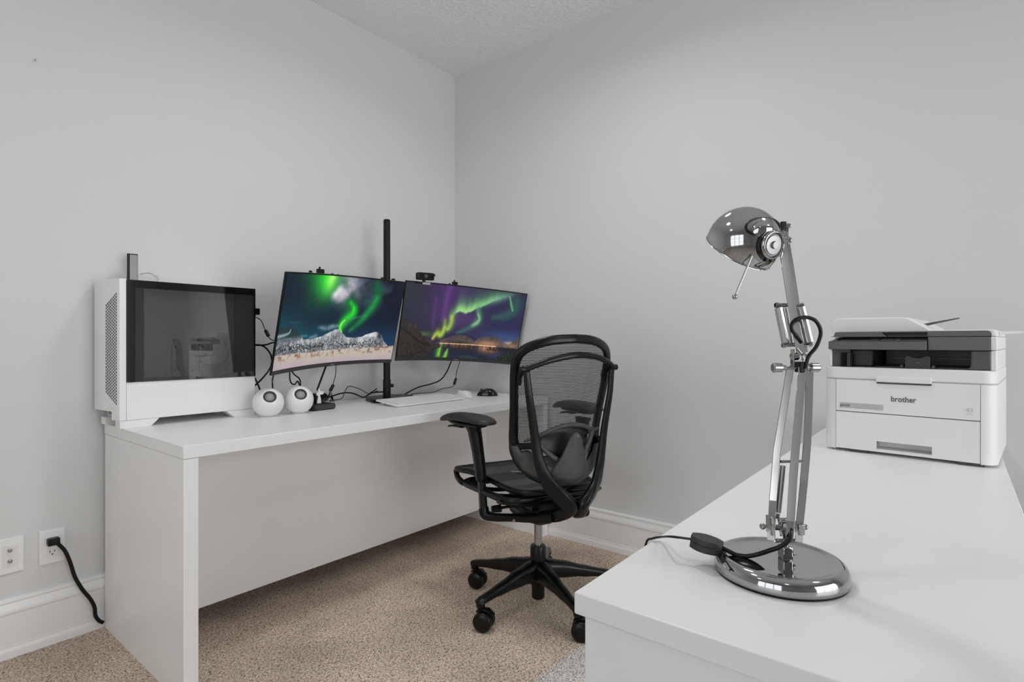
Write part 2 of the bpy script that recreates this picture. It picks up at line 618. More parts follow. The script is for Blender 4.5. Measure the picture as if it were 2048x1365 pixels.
pc = thing('cable_wall_plate', 'white wide wall plate with two metal coax studs, left of the outlet', 'wall plate', (0.366, YW, 0.336))
MB().prism(rrect(-0.058, 0.058, -0.0585, 0.0585, 0.003), -0.006, 0, 'y').build('cover_plate', M_TRIM, pc, bevel=0.0015)
MB().prism(rrect(0.004, 0.042, -0.036, 0.036, 0.002), -0.0075, -0.0058, 'y').build('insert', M_WHITE, pc, bevel=0.0006)
for dz in (0.018, -0.018):
    MB().cyl((0.023, -0.0075, dz), (0.023, -0.0095, dz), 0.0065, n=6).cyl((0.023, -0.0095, dz), (0.023, -0.018, dz), 0.0045, bev=0.001).build('coax_stud', M_STEEL, pc)

o = MB().tube([(0.495, 2.428, 0.3554), (0.5045, 2.428, 0.3527), (0.5127, 2.428, 0.3435), (0.5292, 2.428, 0.316), (0.5432, 2.428, 0.2733), (0.5574, 2.428, 0.2159), (0.5789, 2.428, 0.1643), (0.6008, 2.428, 0.1243), (0.6141, 2.428, 0.0888), (0.6171, 2.428, 0.0569), (0.6275, 2.428, 0.0347), (0.64, 2.43, 0.022)], 0.0062, 12).build('wall_power_lead', M_CABLE)
setp(o, 'thick black power cord hanging from the wall outlet to the floor behind the desk', 'cord')
MB().prism(rrect(0.4825, 0.5165, 0.3435, 0.368, 0.004), YW - 0.034, YW - 0.0095, 'y').box(0.490, 0.512, YW - 0.040, YW - 0.030, 0.346, 0.365).build('plug', M_BLACK, o, bevel=0.003)

setp(MB().cyl((0.4565, YW, 2.016), (0.452, YW - 0.018, 2.004), 0.0016, n=8).build('wall_nail', M_STEEL), 'tiny nail high up in the left wall', 'nail')

# ================================================================== DESKS
D1X0, D1X1, D1Y0, D1Y1 = 0.646, 2.459, 1.727, 2.436
d1 = thing('desk', 'long white panel desk along the left wall carrying the two monitors', 'desk', (D1X0, D1Y0, 0))


def lbox(x0, x1, y0, y1, z0, z1, ox=D1X0, oy=D1Y0):
    return MB().box(x0 - ox, x1 - ox, y0 - oy, y1 - oy, z0, z1)


lbox(D1X0, D1X1, D1Y0, D1Y1, DT - 0.038, DT).build('tabletop', M_DESK, d1, bevel=0.0015)
lbox(D1X0 + 0.001, D1X0 + 0.0415, D1Y0 + 0.001, D1Y1 - 0.002, 0.0, DT - 0.039).build('side_panel', M_DESK, d1, bevel=0.001)
lbox(D1X1 - 0.0415, D1X1 - 0.001, D1Y0 + 0.001, D1Y1 - 0.002, 0.0, DT - 0.039).build('side_panel', M_DESK, d1, bevel=0.001)
lbox(D1X0 + 0.042, D1X1 - 0.042, 2.134, 2.152, 0.083, DT - 0.039).build('modesty_panel', M_DESK, d1, bevel=0.001)

D2X0, D2X1, D2Y0, D2Y1 = 0.566, 2.459, -0.0905, 0.3595
d2 = thing('desk', 'white desk in the foreground carrying the chrome lamp and the printer', 'desk', (D2X0, D2Y0, 0))
lbox(D2X0, D2X1, D2Y0, D2Y1, DT - 0.026, DT, D2X0, D2Y0).build('tabletop', M_DESK, d2, bevel=0.0018, segs=3)
lbox(D2X0 + 0.003, D2X0 + 0.031, D2Y0 + 0.012, D2Y1 - 0.0135, 0.0, DT - 0.0268, D2X0, D2Y0).build('side_panel', M_DESK, d2, bevel=0.001)
lbox(D2X1 - 0.031, D2X1 - 0.003, D2Y0 + 0.012, D2Y1 - 0.0135, 0.0, DT - 0.0268, D2X0, D2Y0).build('side_panel', M_DESK, d2, bevel=0.001)
lbox(D2X0 + 0.032, D2X1 - 0.032, D2Y0 + 0.02, D2Y0 + 0.036, 0.64, DT - 0.0268, D2X0, D2Y0).build('stretcher', M_DESK, d2, bevel=0.001)
# ================================================================== COMPUTER TOWER
pcx, pcy = 0.656, 2.235
tw = thing('computer_tower', 'white tower computer with a dark tinted glass side on the left end of the desk', 'computer', (pcx, pcy, DT))
B0, TOPZ, LEN, DEP = 0.027, 0.515, 0.449, 0.205
FOOT = [(0, 0), (-0.020, 0), (-0.023, 0.010), (-0.0355, 0.090), (-0.044, 0.185), (-0.036, DEP), (0, DEP)]
mb = MB()
# near part reaches down to the foot line, far part is cut away obliquely
mb.prism(FOOT, 0.057, TOPZ + 0.002, 'z')
mb.prism([(0, 0), (-0.020, 0), (-0.023, 0.010), (-0.029, 0.052), (0, 0.052)], B0, 0.057, 'z')
mb.build('front_panel', M_PCWHITE, tw, bevel=0.0025, segs=2)
# the pressed vent field of the front panel
A, Bp = Vector((-0.0232, 0.012, 0)), Vector((-0.0357, 0.090, 0))
u = (Bp - A).normalized()
nrm = Vector((-u.y, u.x, 0))
if nrm.x > 0: nrm = -nrm
mb = MB()
for c in range(8):
    s = 0.003 + c * 0.0098
    zt = 0.470 - 0.030 * c / 7
    zb = 0.076 + 0.036 * c / 7
    z = 0.072 + (0.0054 if c % 2 else 0)
    while z < 0.48:
        if zb < z and z + 0.0072 < zt:
            p = A + u * s
            q = A + u * (s + 0.0056)
            mb.add([p + nrm * 0.0007 + Vector((0, 0, z)), q + nrm * 0.0007 + Vector((0, 0, z)), q + nrm * 0.0007 + Vector((0, 0, z + 0.0072)), p + nrm * 0.0007 + Vector((0, 0, z + 0.0072))], [(0, 1, 2, 3)])
        z += 0.0108
mb.build('vent_slots', M_SEAM, tw, smooth=False)
rim = [A + u * -0.002 + Vector((0, 0, 0.064)), A + u * 0.082 + Vector((0, 0, 0.104)), A + u * 0.082 + Vector((0, 0, 0.446))]
MB().sweep([p + nrm * 0.0006 for p in rim], 0.0018, 0.0012, n=6, up=tuple(nrm)).build('vent_rim', M_WHITE, tw)
# case shell: top, bottom, back, far side, shroud below the glass
mb = MB()
mb.box(0.0005, LEN, 0.001, DEP, TOPZ - 0.003, TOPZ)
mb.box(0.0005, LEN, 0.004, DEP, B0 + 0.001, B0 + 0.006)
mb.box(LEN - 0.004, LEN, 0.004, DEP, B0, TOPZ - 0.0035)
mb.box(0.0005, LEN, DEP - 0.004, DEP, B0, TOPZ - 0.0035)
mb.build('shell', M_PCWHITE, tw, bevel=0.0008)
MB().box(0.0006, LEN, 0.0, 0.003, B0, 0.1585).build('side_shroud', M_PCWHITE, tw, bevel=0.0008)
for y0, y1 in ((0.0, 0.048), (0.157, 0.205)):
    for prf in ([(-0.019, 0.0262), (-0.019, 0.0), (0.076, 0.0), (0.102, 0.0262)], [(0.336, 0.0262), (0.366, 0.0), (0.448, 0.0), (0.448, 0.0262)]):
        MB().prism(prf, y0, y1, 'y').build('foot', M_PCWHITE, tw, bevel=0.0008)
g = MB().box(0.0008, LEN, -0.0035, -0.0002, 0.159, TOPZ).build('glass_side_panel', M_TINT, tw, smooth=False)
mb = MB()
mb.box(0.0008, 0.0255, -0.0040, -0.0036, 0.159, TOPZ - 0.0004)
mb.box(0.0255, LEN, -0.0040, -0.0036, TOPZ - 0.0275, TOPZ - 0.0004)
mb.box(LEN - 0.006, LEN, -0.0040, -0.0036, 0.159, TOPZ - 0.0275)
mb.build('glass_border', M_BLACKGLOSS, tw, smooth=False)
# inside: tray, front bay, cover plates with screws, cable bundle
mb = MB()
mb.box(0.03, LEN - 0.005, 0.168, 0.171, 0.160, TOPZ - 0.004)
mb.box(0.055, 0.0575, 0.006, 0.168, 0.160, TOPZ - 0.004)
mb.box(0.058, LEN - 0.005, 0.006, 0.168, 0.156, 0.1585)
mb.build('motherboard_tray', M_CASEIN, tw, bevel=0.0008)
for (x0, x1) in ((0.200, 0.285), (0.300, 0.415)):
    cvp = MB().prism(rrect(x0, x1, 0.172, 0.290, 0.008), 0.160, 0.1675, 'y').build('cover_plate', M_CASEIN, tw, bevel=0.0015)
    for x in (x0 + 0.012, x1 - 0.012):
        for z in (0.184, 0.278): MB().cyl((x, 0.1598, z), (x, 0.156, z), 0.0042, 0.003, n=12).build('screw', M_STEEL, cvp)
MB().prism(rrect(0.265, 0.310, 0.302, 0.309, 0.003), 0.161, 0.1675, 'y').build('tray_label', M_CASEDK, tw, bevel=0.0005)
mb = MB()
for k in range(4):
    o1 = 0.005 * k
    mb.tube([(0.205 + o1, 0.16, 0.310), (0.212 + o1, 0.150, 0.285), (0.218 + o1, 0.147, 0.240), (0.216 + o1 * 1.2, 0.148, 0.205), (0.235 + o1, 0.150, 0.175), (0.247 + o1, 0.150, 0.162)], 0.0022, 8)
for k in range(6):
    o1 = 0.006 * k
    mb.tube([(0.395 + o1 * 0.3, 0.14, 0.300), (0.415 - o1 * 0.2, 0.13, 0.262), (0.412 - o1 * 0.8, 0.12, 0.215), (0.375 - o1 * 1.6, 0.12, 0.185), (0.340 - o1 * 1.5, 0.12, 0.163)], 0.0022, 8)
mb.build('internal_cables', M_CASEDK, tw)
mb = MB()
mb.box(0.030, 0.054, 0.10, 0.160, 0.285, 0.335)
mb.cyl((0.054, 0.13, 0.31), (0.060, 0.13, 0.31), 0.010)
mb.build('front_bracket', M_CASEIN, tw, bevel=0.003)
MB().box(0.030, 0.050, 0.11, 0.150, 0.435, 0.455).build('front_latch', M_CASEIN, tw, bevel=0.003)
# ports and card brackets standing out of the rear
MB().box(LEN, LEN + 0.004, 0.060, 0.110, 0.430, 0.470).build('rear_plate', M_BLACK, tw, bevel=0.001)
MB().box(LEN, LEN + 0.006, 0.030, 0.070, 0.185, 0.225).build('rear_port', M_BLACK, tw, bevel=0.001)

# small black plug-in adapter on the rear of the tower
t = thing('usb_adapter', 'small black adapter plugged into the rear of the white tower', 'adapter', (1.105, 2.315, 1.165))
MB().box(0.006, 0.0065 + 0.052, -0.008, 0.008, -0.004, 0.024).build('housing', M_BLACK, t, bevel=0.004, segs=3)
MB().box(0.0005, 0.006, -0.006, 0.006, 0.004, 0.016).build('metal_plug', M_STEEL, t, bevel=0.0005)
MB().box(0.022, 0.040, -0.006, 0.006, -0.011, -0.004).build('strain_relief', M_BLACK, t, bevel=0.001)

# slab-shaped antenna dock standing on the tower
t = thing('wifi_antenna', 'small dark upright slab with a glossy face standing on top of the white tower', 'antenna', (0.722, 2.395, DT + TOPZ))
MB().prism(rrect(-0.017, 0.017, 0.0004, 0.112, 0.002), -0.004, 0.004, 'y').build('housing', M_BLACK, t, bevel=0.0012)
MB().prism(rrect(-0.0095, 0.0155, 0.002, 0.108, 0.001), -0.0048, -0.0041, 'y').build('glossy_face', M_CONE, t, bevel=0.0003)
setp(MB().tube([(0.7466, 2.395, 1.3009), (0.7709, 2.43, 1.3097), (0.7973, 2.449, 1.3137), (0.8111, 2.449, 1.3072), (0.8233, 2.449, 1.2867), (0.765, 2.452, 1.2)], 0.0011, 8).build('signal_wire', M_DULLSTEEL), 'thin grey wire running from the dark slab to behind the white tower', 'wire')

# ================================================================== MONITORS


def vnoise(h, w, cells, seed, oct=4, aspect=1.0):
    rng = np.random.RandomState(seed)
    out = np.zeros((h, w))
    amp, tot = 1.0, 0.0
    for o in range(oct):
        cy = max(2, int(cells * 2 ** o))
        cx = max(2, int(cells * aspect * 2 ** o))
        g = rng.rand(cy + 2, cx + 2)
        y = np.linspace(0, cy, h, endpoint=False); x = np.linspace(0, cx, w, endpoint=False)
        yi, xi = y.astype(int), x.astype(int)
        fy, fx = (y - yi)[:, None], (x - xi)[None, :]
        fy, fx = fy * fy * (3 - 2 * fy), fx * fx * (3 - 2 * fx)
        a = g[yi][:, xi]; b = g[yi][:, xi + 1]; c = g[yi + 1][:, xi]; d = g[yi + 1][:, xi + 1]
        out += amp * ((a * (1 - fx) + b * fx) * (1 - fy) + (c * (1 - fx) + d * fx) * fy)
        tot += amp
        amp *= 0.55
    return out / tot


GW, GH = 480, 270
vv, uu = np.meshgrid(np.linspace(0, 1, GH), np.linspace(0, 1, GW), indexing='ij')


def hexc(s):
    return np.array([int(s[i:i + 2], 16) / 255.0 for i in (0, 2, 4)])


def blend(img, c, a):
    a = np.clip(a, 0, 1)[..., None]
    return img * (1 - a) + (c if isinstance(c, np.ndarray) and c.ndim == 3 else np.asarray(c)) * a


def gauss(cu, cv, su, sv, ang=0.0):
    a = math.radians(ang)
    du, dv = (uu - cu) * 1.75, (vv - cv)
    x = du * math.cos(a) + dv * math.sin(a)
    y = -du * math.sin(a) + dv * math.cos(a)
    return np.exp(-(x / su) ** 2 - (y / sv) ** 2)


def stroke(pts, wid, soft=1.0, up=0.0):
    """soft ribbon along a (u,v) polyline; wid per point. up>0 makes rays fade upwards from the ribbon"""
    P = spline([(p[0] * 1.75, p[1], 0) for p in pts], 8)
    W = lerp_list(list(wid), 8)
    best = np.zeros_like(uu)
    x, y = uu * 1.75, vv
    for (a, b, wa, wb) in zip(P[:-1], P[1:], W[:-1], W[1:]):
        dx, dy = b.x - a.x, b.y - a.y
        L2 = dx * dx + dy * dy + 1e-9
        t = np.clip(((x - a.x) * dx + (y - a.y) * dy) / L2, 0, 1)
        ex, ey = x - (a.x + t * dx), y - (a.y + t * dy)
        w_ = wa * (1 - t) + wb * t
        if up: ey = np.where(ey < 0, ey / up, ey)
        best = np.maximum(best, np.exp(-((ex * ex + ey * ey) / (w_ * w_)) * soft))
    return best


def ridge(pts, seed, rough=0.012):
    us = [p[0] for p in pts]; vs = [p[1] for p in pts]
    r = np.interp(np.linspace(0, 1, GW), us, vs)
    r = r + (vnoise(2, GW, 2, seed, 5, 20)[0] - 0.5) * rough * 2
    return r


def bands(cells, seed, gain, lo=0.5):
    """soft filaments"""
    return np.clip((vnoise(GH, GW, cells, seed, 5, 1.6) - lo) * gain + 0.5, 0, 1)


def paint_snow_valley():
    n1 = bands(3, 11, 2.6); n2 = bands(9, 5, 2.4); nf = vnoise(GH, GW, 84, 9, 2, 1.8); nm = vnoise(GH, GW, 14, 19, 4, 1.8)
    img = np.zeros((GH, GW, 3)) + hexc('04152b')
    img = blend(img, hexc('06505c'), np.clip((vv - 0.22) * 2.2, 0, 1) * np.clip(1.1 - uu * 1.35, 0, 1))
    img = blend(img, hexc('0a3a5c'), np.clip((vv - 0.46) * 3.2, 0, 1) * np.clip(uu * 1.6 - 0.3, 0, 1) * 0.85)
    img = blend(img, hexc('04061c'), gauss(1.0, 0.10, 0.80, 0.30) * 0.9)
    img = blend(img, hexc('07142e'), gauss(0.42, 0.44, 0.55, 0.14) * 0.6)
    # bright green glow at the top
    img = blend(img, hexc('0a7a30'), gauss(0.33, 0.02, 0.34, 0.26) * (0.55 + 0.6 * n1))
    img = blend(img, hexc('22c434'), gauss(0.345, 0.03, 0.19, 0.20, 12))
    img = blend(img, hexc('7dff4e'), gauss(0.375, 0.02, 0.085, 0.17, 14) * 0.95)
    img = blend(img, hexc('c8ff90'), gauss(0.385, 0.0, 0.04, 0.10, 14) * 0.7)
    # pale cloud running down to the left
    cl = stroke([(0.62, -0.02), (0.57, 0.08), (0.51, 0.18), (0.44, 0.25)], (0.22, 0.20, 0.16, 0.08), 1.1)
    img = blend(img, hexc('8d8796'), cl * (0.35 + 0.75 * n2))
    img = blend(img, hexc('c9c2cc'), stroke([(0.55, 0.10), (0.50, 0.18), (0.43, 0.22)], (0.13, 0.12, 0.06)) * (0.45 + 0.55 * n2))
    img = blend(img, hexc('eef5ec'), stroke([(0.46, 0.15), (0.43, 0.20)], (0.045, 0.035)) * 0.75)
    img = blend(img, hexc('12402f'), gauss(0.58, 0.26, 0.10, 0.06) * 0.6)
    # dim green clouds right of centre
    img = blend(img, hexc('2a4a4c'), stroke([(0.70, 0.06), (0.78, 0.16), (0.72, 0.26)], (0.16, 0.13, 0.10)) * n2 * 0.9)
    img = blend(img, hexc('3a4254'), gauss(0.86, 0.12, 0.26, 0.13, -30) * n2 * 0.75)
    img = blend(img, hexc('0b5a36'), stroke([(0.77, 0.05), (0.795, 0.20), (0.76, 0.36), (0.70, 0.48), (0.63, 0.60)], (0.07, 0.075, 0.07, 0.055, 0.04)) * (0.45 + 0.55 * n1))
    img = blend(img, hexc('18a04a'), stroke([(0.785, 0.22), (0.755, 0.34), (0.70, 0.46), (0.64, 0.57), (0.60, 0.63)], (0.035, 0.042, 0.038, 0.030, 0.022)) * (0.25 + 0.55 * n2))
    # main ribbon
    img = blend(img, hexc('0b6a30'), stroke([(0.54, 0.30), (0.58, 0.36), (0.57, 0.46), (0.53, 0.55), (0.52, 0.64)], (0.05, 0.085, 0.085, 0.07, 0.04)) * 0.85)
    img = blend(img, hexc('15b833'), stroke([(0.57, 0.29), (0.615, 0.37), (0.60, 0.44), (0.545, 0.51), (0.525, 0.58)], (0.026, 0.045, 0.065, 0.065, 0.045)) * (0.45 + 0.5 * n1))
    img = blend(img, hexc('33f535'), stroke([(0.605, 0.35), (0.60, 0.42), (0.555, 0.49), (0.525, 0.545), (0.518, 0.60), (0.535, 0.65)], (0.012, 0.026, 0.036, 0.034, 0.024, 0.012)) * (0.35 + 0.5 * n2))
    img = blend(img, hexc('a8ff4a'), stroke([(0.545, 0.50), (0.518, 0.55), (0.516, 0.60), (0.535, 0.645)], (0.008, 0.011, 0.010, 0.007)) * 0.9)
    img = blend(img, hexc('5f7f80'), gauss(0.555, 0.55, 0.022, 0.022) * 0.7)
    img = blend(img, hexc('4f8a74'), stroke([(0.56, 0.51), (0.62, 0.475), (0.68, 0.455)], (0.012, 0.010, 0.006)) * 0.6)
    # low clouds on the horizon
    img = blend(img, hexc('6f8b98'), stroke([(0.33, 0.575), (0.39, 0.59), (0.45, 0.565)], (0.022, 0.032, 0.022)) * (0.25 + 0.75 * n2))
    img = blend(img, hexc('8fa0a8'), stroke([(0.42, 0.60), (0.47, 0.575), (0.50, 0.57)], (0.02, 0.03, 0.015)) * 0.6)
    img = blend(img, hexc('4f7f8c'), stroke([(0.18, 0.665), (0.24, 0.665)], (0.014, 0.014)) * 0.8)
    img = blend(img, hexc('7f98a0'), stroke([(0.27, 0.69), (0.32, 0.675)], (0.02, 0.024)) * 0.7)
    img = blend(img, hexc('2a6070'), stroke([(0.08, 0.50), (0.16, 0.515)], (0.010, 0.012)) * 0.4)
    # ground relief
    r0 = ridge([(0, 0.545), (0.04, 0.548), (0.10, 0.540), (0.14, 0.58), (0.18, 0.64), (0.22, 0.70), (0.30, 0.705), (0.37, 0.675), (0.43, 0.635), (0.475, 0.61), (0.505, 0.605), (0.54, 0.655), (0.58, 0.70), (0.66, 0.715), (0.71, 0.705), (0.76, 0.67), (0.81, 0.645), (0.85, 0.640), (0.885, 0.69), (0.915, 0.77), (0.95, 0.82), (1, 0.83)], 21, 0.008)
    d = vv - r0[None, :]
    m = np.clip(d * 220, 0, 1)
    g = np.zeros((GH, GW, 3)) + hexc('8d9299')
    streak = vnoise(GH, GW, 12, 88, 4, 5.0)
    g = blend(g, hexc('d5d6da'), np.clip((streak - 0.45) * 4 + 0.3 - d * 3.2, 0, 1) * 0.8)
    dark = np.clip((nf - 0.46) * 5, 0, 1)
    g = blend(g, hexc('4a5054'), np.clip((nm - 0.50) * 5, 0, 1) * np.clip((d - 0.01) * 10, 0, 1) * 0.65)
    g = blend(g, hexc('2c3031'), dark * np.clip((d - 0.03) * 13, 0, 1) * 0.6)
    g = blend(g, hexc('34393b'), dark * 0.2)
    g = blend(g, hexc('1a1e20'), gauss(0.20, 0.79, 0.50, 0.030) * np.clip((nf - 0.36) * 4, 0, 1))
    g = blend(g, hexc('23272a'), gauss(0.72, 0.80, 0.50, 0.026) * np.clip((nf - 0.42) * 4, 0, 1))
    g = blend(g, hexc('e6e3e6'), gauss(0.79, 0.685, 0.10, 0.026) * 0.8)
    g = blend(g, hexc('16181c'), gauss(0.868, 0.69, 0.035, 0.075, -24) * np.clip(nf * 2.6 - 0.5, 0, 1))
    # teal far left hill
    left = np.clip((0.235 - uu) * 20, 0, 1)
    g = blend(g, hexc('10262b'), left * np.clip((0.72 - vv) * 14, 0, 1) * 0.9)
    g = blend(g, hexc('9fb0b6'), stroke([(-0.02, 0.645), (0.05, 0.635), (0.09, 0.615), (0.10, 0.58)], (0.020, 0.018, 0.012, 0.006)) * 0.9)
    g = blend(g, hexc('5f7f84'), stroke([(0.0, 0.70), (0.08, 0.675), (0.15, 0.70)], (0.012, 0.014, 0.010)) * 0.7)
    img = blend(img, g, m)
    # field
    r1 = ridge([(0, 0.835), (0.25, 0.848), (0.5, 0.845), (0.75, 0.835), (0.88, 0.83), (1, 0.81)], 4, 0.005)
    field = np.zeros((GH, GW, 3)) + hexc('bcb0a4')
    brush_ = np.clip((vnoise(GH, GW, 30, 2, 3, 1.3) - 0.54) * 7, 0, 1) * np.clip((0.935 - vv) * 18, 0, 1)
    field = blend(field, hexc('7d5742'), brush_ * 0.75)
    field = blend(field, hexc('b0a2aa'), np.clip((vv - 0.905) * 10, 0, 1))
    field = blend(field, hexc('6d4a3a'), stroke([(0.86, 0.845), (0.95, 0.825), (1.02, 0.81)], (0.012, 0.016, 0.016)) * np.clip(nf * 2 - 0.3, 0, 1))
    field = blend(field, hexc('a28d92'), np.clip((0.08 - uu) * 8, 0, 1) * 0.5)
    img = blend(img, field, np.clip((vv - r1[None, :]) * 120, 0, 1))
    for i in range(13):
        pu = 0.03 + i * 0.075 + 0.010 * math.sin(i * 7)
        pv = 0.885 - 0.020 * pu + 0.006 * math.sin(i * 3)
        img = blend(img, hexc('4a3a30'), (np.abs(uu - pu + (vv - pv) * 0.22) < 0.0015) * (np.abs(vv - pv) < 0.026) * 0.7)
    return img


def paint_fjord():
    n1 = bands(4, 31, 2.2); nf = vnoise(GH, GW, 78, 39, 2, 1.8); nm = vnoise(GH, GW, 12, 43, 4, 1.8)
    img = np.zeros((GH, GW, 3)) + hexc('25263c')
    img = blend(img, hexc('2a2f36'), gauss(0.0, 0.10, 0.42, 0.55) * 0.95)
    img = blend(img, hexc('4a2c66'), gauss(0.37, 0.05, 0.36, 0.40) * 0.8)
    img = blend(img, hexc('5c3f78'), gauss(0.50, 0.44, 0.42, 0.16) * 0.65)
    img = blend(img, hexc('24264c'), gauss(0.95, 0.40, 0.55, 0.35) * 0.8)
    img = blend(img, hexc('46609a'), gauss(0.90, 0.66, 0.40, 0.10) * 0.6)
    img = blend(img, hexc('c9b48c'), gauss(0.925, 0.735, 0.09, 0.030) * 0.8)
    img = blend(img, hexc('6a3f86'), stroke([(0.36, 0.02), (0.345, 0.22), (0.345, 0.48)], (0.05, 0.045, 0.03)) * 0.6)
    img = blend(img, hexc('5a3a74'), stroke([(0.26, 0.20), (0.26, 0.42), (0.265, 0.62)], (0.03, 0.03, 0.02)) * 0.55)
    ray = 0.72 + 0.45 * (vnoise(2, GW, 2, 77, 4, 46)[0][None, :])
    # the broad green band with a sharp lower edge and a soft upper side
    ex = np.array([0.30, 0.345, 0.372, 0.40, 0.415, 0.44, 0.475, 0.52, 0.56, 0.60, 0.66, 0.72, 0.78, 0.84, 0.90])
    ey = np.array([0.74, 0.66, 0.57, 0.47, 0.43, 0.36, 0.325, 0.345, 0.315, 0.27, 0.215, 0.155, 0.10, 0.055, 0.02])
    lo = np.interp(uu[0], ex, ey) + (vnoise(2, GW, 2, 12, 4, 26)[0] - 0.5) * 0.03
    h = lo[None, :] - vv
    soft_up = np.interp(uu[0], [0.3, 0.4, 0.5, 0.65, 0.8, 0.9], [0.10, 0.14, 0.17, 0.15, 0.10, 0.05])[None, :]
    inten = np.where(h > 0, np.exp(-(h / soft_up) ** 1.5), np.exp(-(h / 0.022) ** 2)) * np.clip((uu - 0.385) * 14, 0, 1) * np.clip((0.90 - uu) * 7, 0, 1)
    img = blend(img, hexc('6fc27a'), inten * 0.85 * ray)
    core = np.where(h > 0, np.exp(-(h / (soft_up * 0.45)) ** 2), np.exp(-(h / 0.016) ** 2)) * np.clip((uu - 0.39) * 14, 0, 1) * np.clip((0.80 - uu) * 4, 0, 1)
    img = blend(img, hexc('a4e486'), core * 0.75)
    img = blend(img, hexc('7faf9a'), gauss(0.80, 0.10, 0.25, 0.055, -28) * 0.5)
    fold = [(0.410, 0.42), (0.412, 0.50), (0.400, 0.575), (0.385, 0.60), (0.370, 0.57), (0.360, 0.50)]
    img = blend(img, hexc('7aa84c'), stroke(fold, (0.05, 0.05, 0.05, 0.045, 0.04, 0.03), 1.0, 1.9) * 0.75 * ray)
    img = blend(img, hexc('bde45c'), stroke(fold[:5], (0.026, 0.026, 0.028, 0.024, 0.012)) * 0.55)
    tail = [(0.360, 0.58), (0.352, 0.65), (0.335, 0.69), (0.31, 0.67), (0.29, 0.70), (0.275, 0.74)]
    img = blend(img, hexc('8aa83e'), stroke(tail, (0.03, 0.04, 0.045, 0.035, 0.03, 0.015), 1.0, 2.0) * 0.75)
    img = blend(img, hexc('c8e650'), stroke(tail, (0.012, 0.024, 0.030, 0.024, 0.020, 0.010), 1.0, 1.7) * 0.6)
    img = blend(img, hexc('d89a3c'), gauss(0.278, 0.735, 0.025, 0.03) * 0.6)
    img = blend(img, hexc('6a8a3c'), gauss(0.20, 0.68, 0.12, 0.035) * 0.55)
    img = blend(img, hexc('5a9a72'), stroke([(0.615, 0.30), (0.64, 0.40), (0.635, 0.47), (0.60, 0.53)], (0.03, 0.04, 0.045, 0.03), 1, 2.4) * 0.7)
    img = blend(img, hexc('8fd08a'), stroke([(0.625, 0.36), (0.643, 0.42), (0.625, 0.49), (0.585, 0.53)], (0.012, 0.016, 0.020, 0.014), 1, 1.8) * 0.7)
    img = blend(img, hexc('3f7a62'), stroke([(0.585, 0.54), (0.53, 0.60), (0.47, 0.64)], (0.035, 0.035, 0.02)) * 0.6)
    img = blend(img, hexc('2f6258'), stroke([(0.93, 0.12), (0.92, 0.24), (0.85, 0.34), (0.76, 0.38)], (0.07, 0.08, 0.07, 0.04)) * 0.7)
    img = blend(img, hexc('74c486'), stroke([(0.865, 0.06), (0.885, 0.16), (0.905, 0.25)], (0.010, 0.018, 0.014)) * 0.75)
    stars = (np.random.RandomState(8).rand(GH, GW) > 0.995)
    img = blend(img, hexc('8a8aa0'), stars * (vv < 0.6) * 0.25)
    # water and its reflections
    hor = 0.800
    water = np.zeros((GH, GW, 3)) + hexc('1e2236')
    water = blend(water, hexc('5f9f3a'), stroke([(0.36, 0.81), (0.34, 0.90), (0.34, 1.02)], (0.03, 0.042, 0.04)) * 0.8)
    water = blend(water, hexc('9fe04a'), stroke([(0.35, 0.87), (0.345, 0.96)], (0.014, 0.018)) * 0.7)
    water = blend(water, hexc('86d24a'), stroke([(0.415, 0.88), (0.405, 0.95), (0.395, 1.03)], (0.012, 0.028, 0.034)) * 0.9)
    water = blend(water, hexc('2e5a44'), gauss(0.60, 1.0, 0.16, 0.04) * 0.6)
    water = blend(water, hexc('3a4678'), gauss(0.87, 0.94, 0.16, 0.035) * 0.6)
    water = blend(water, hexc('2b2626'), gauss(0.54, 0.85, 0.20, 0.055))
    water = blend(water, hexc('7a5140'), gauss(0.76, 0.865, 0.14, 0.055) * 0.85)
    img = blend(img, water, np.clip((vv - hor) * 200, 0, 1))
    r = ridge([(0, 1.2), (0.29, 1.2), (0.295, 0.805), (0.35, 0.755), (0.42, 0.695), (0.50, 0.665), (0.555, 0.675), (0.60, 0.71), (0.635, 0.745), (0.655, 0.70), (0.68, 0.675), (0.74, 0.665), (0.80, 0.650), (0.835, 0.665), (0.875, 0.74), (0.90, 0.77), (0.94, 0.72), (1.0, 0.62)], 51, 0.006)
    d = vv - r[None, :]
    mt = np.zeros((GH, GW, 3)) + hexc('46403e')
    st = vnoise(GH, GW, 12, 90, 4, 4.0)
    mt = blend(mt, hexc('776c6c'), np.clip((st - 0.45) * 3, 0, 1) * np.clip(1 - d * 7, 0, 1) * 0.7)
    mt = blend(mt, hexc('1d1a1a'), np.clip((d - 0.07) * 14, 0, 1) * (uu < 0.66) * 0.8)
    mt = blend(mt, hexc('b98764'), gauss(0.745, 0.765, 0.17, 0.040) * 0.85)
    mt = blend(mt, hexc('66554f'), (uu > 0.90) * np.clip((st - 0.3) * 2, 0, 1) * 0.8)
    mt = blend(mt, hexc('a17f60'), gauss(0.95, 0.765, 0.08, 0.030) * 0.7)
    img = blend(img, mt, np.clip(d * 160, 0, 1) * (vv < hor + 0.004))
    lit = (np.random.RandomState(5).rand(GW) * 0.7 + 0.5)[None, :]
    img = blend(img, hexc('ffcf96'), np.exp(-((vv - hor) / 0.008) ** 2) * (uu > 0.34) * (uu < 0.82) * lit)
    img = blend(img, hexc('d8935f'), np.exp(-((vv - hor - 0.025) / 0.025) ** 2) * (uu > 0.35) * (uu < 0.62) * np.clip(lit - 0.8, 0, 1) * 1.6)
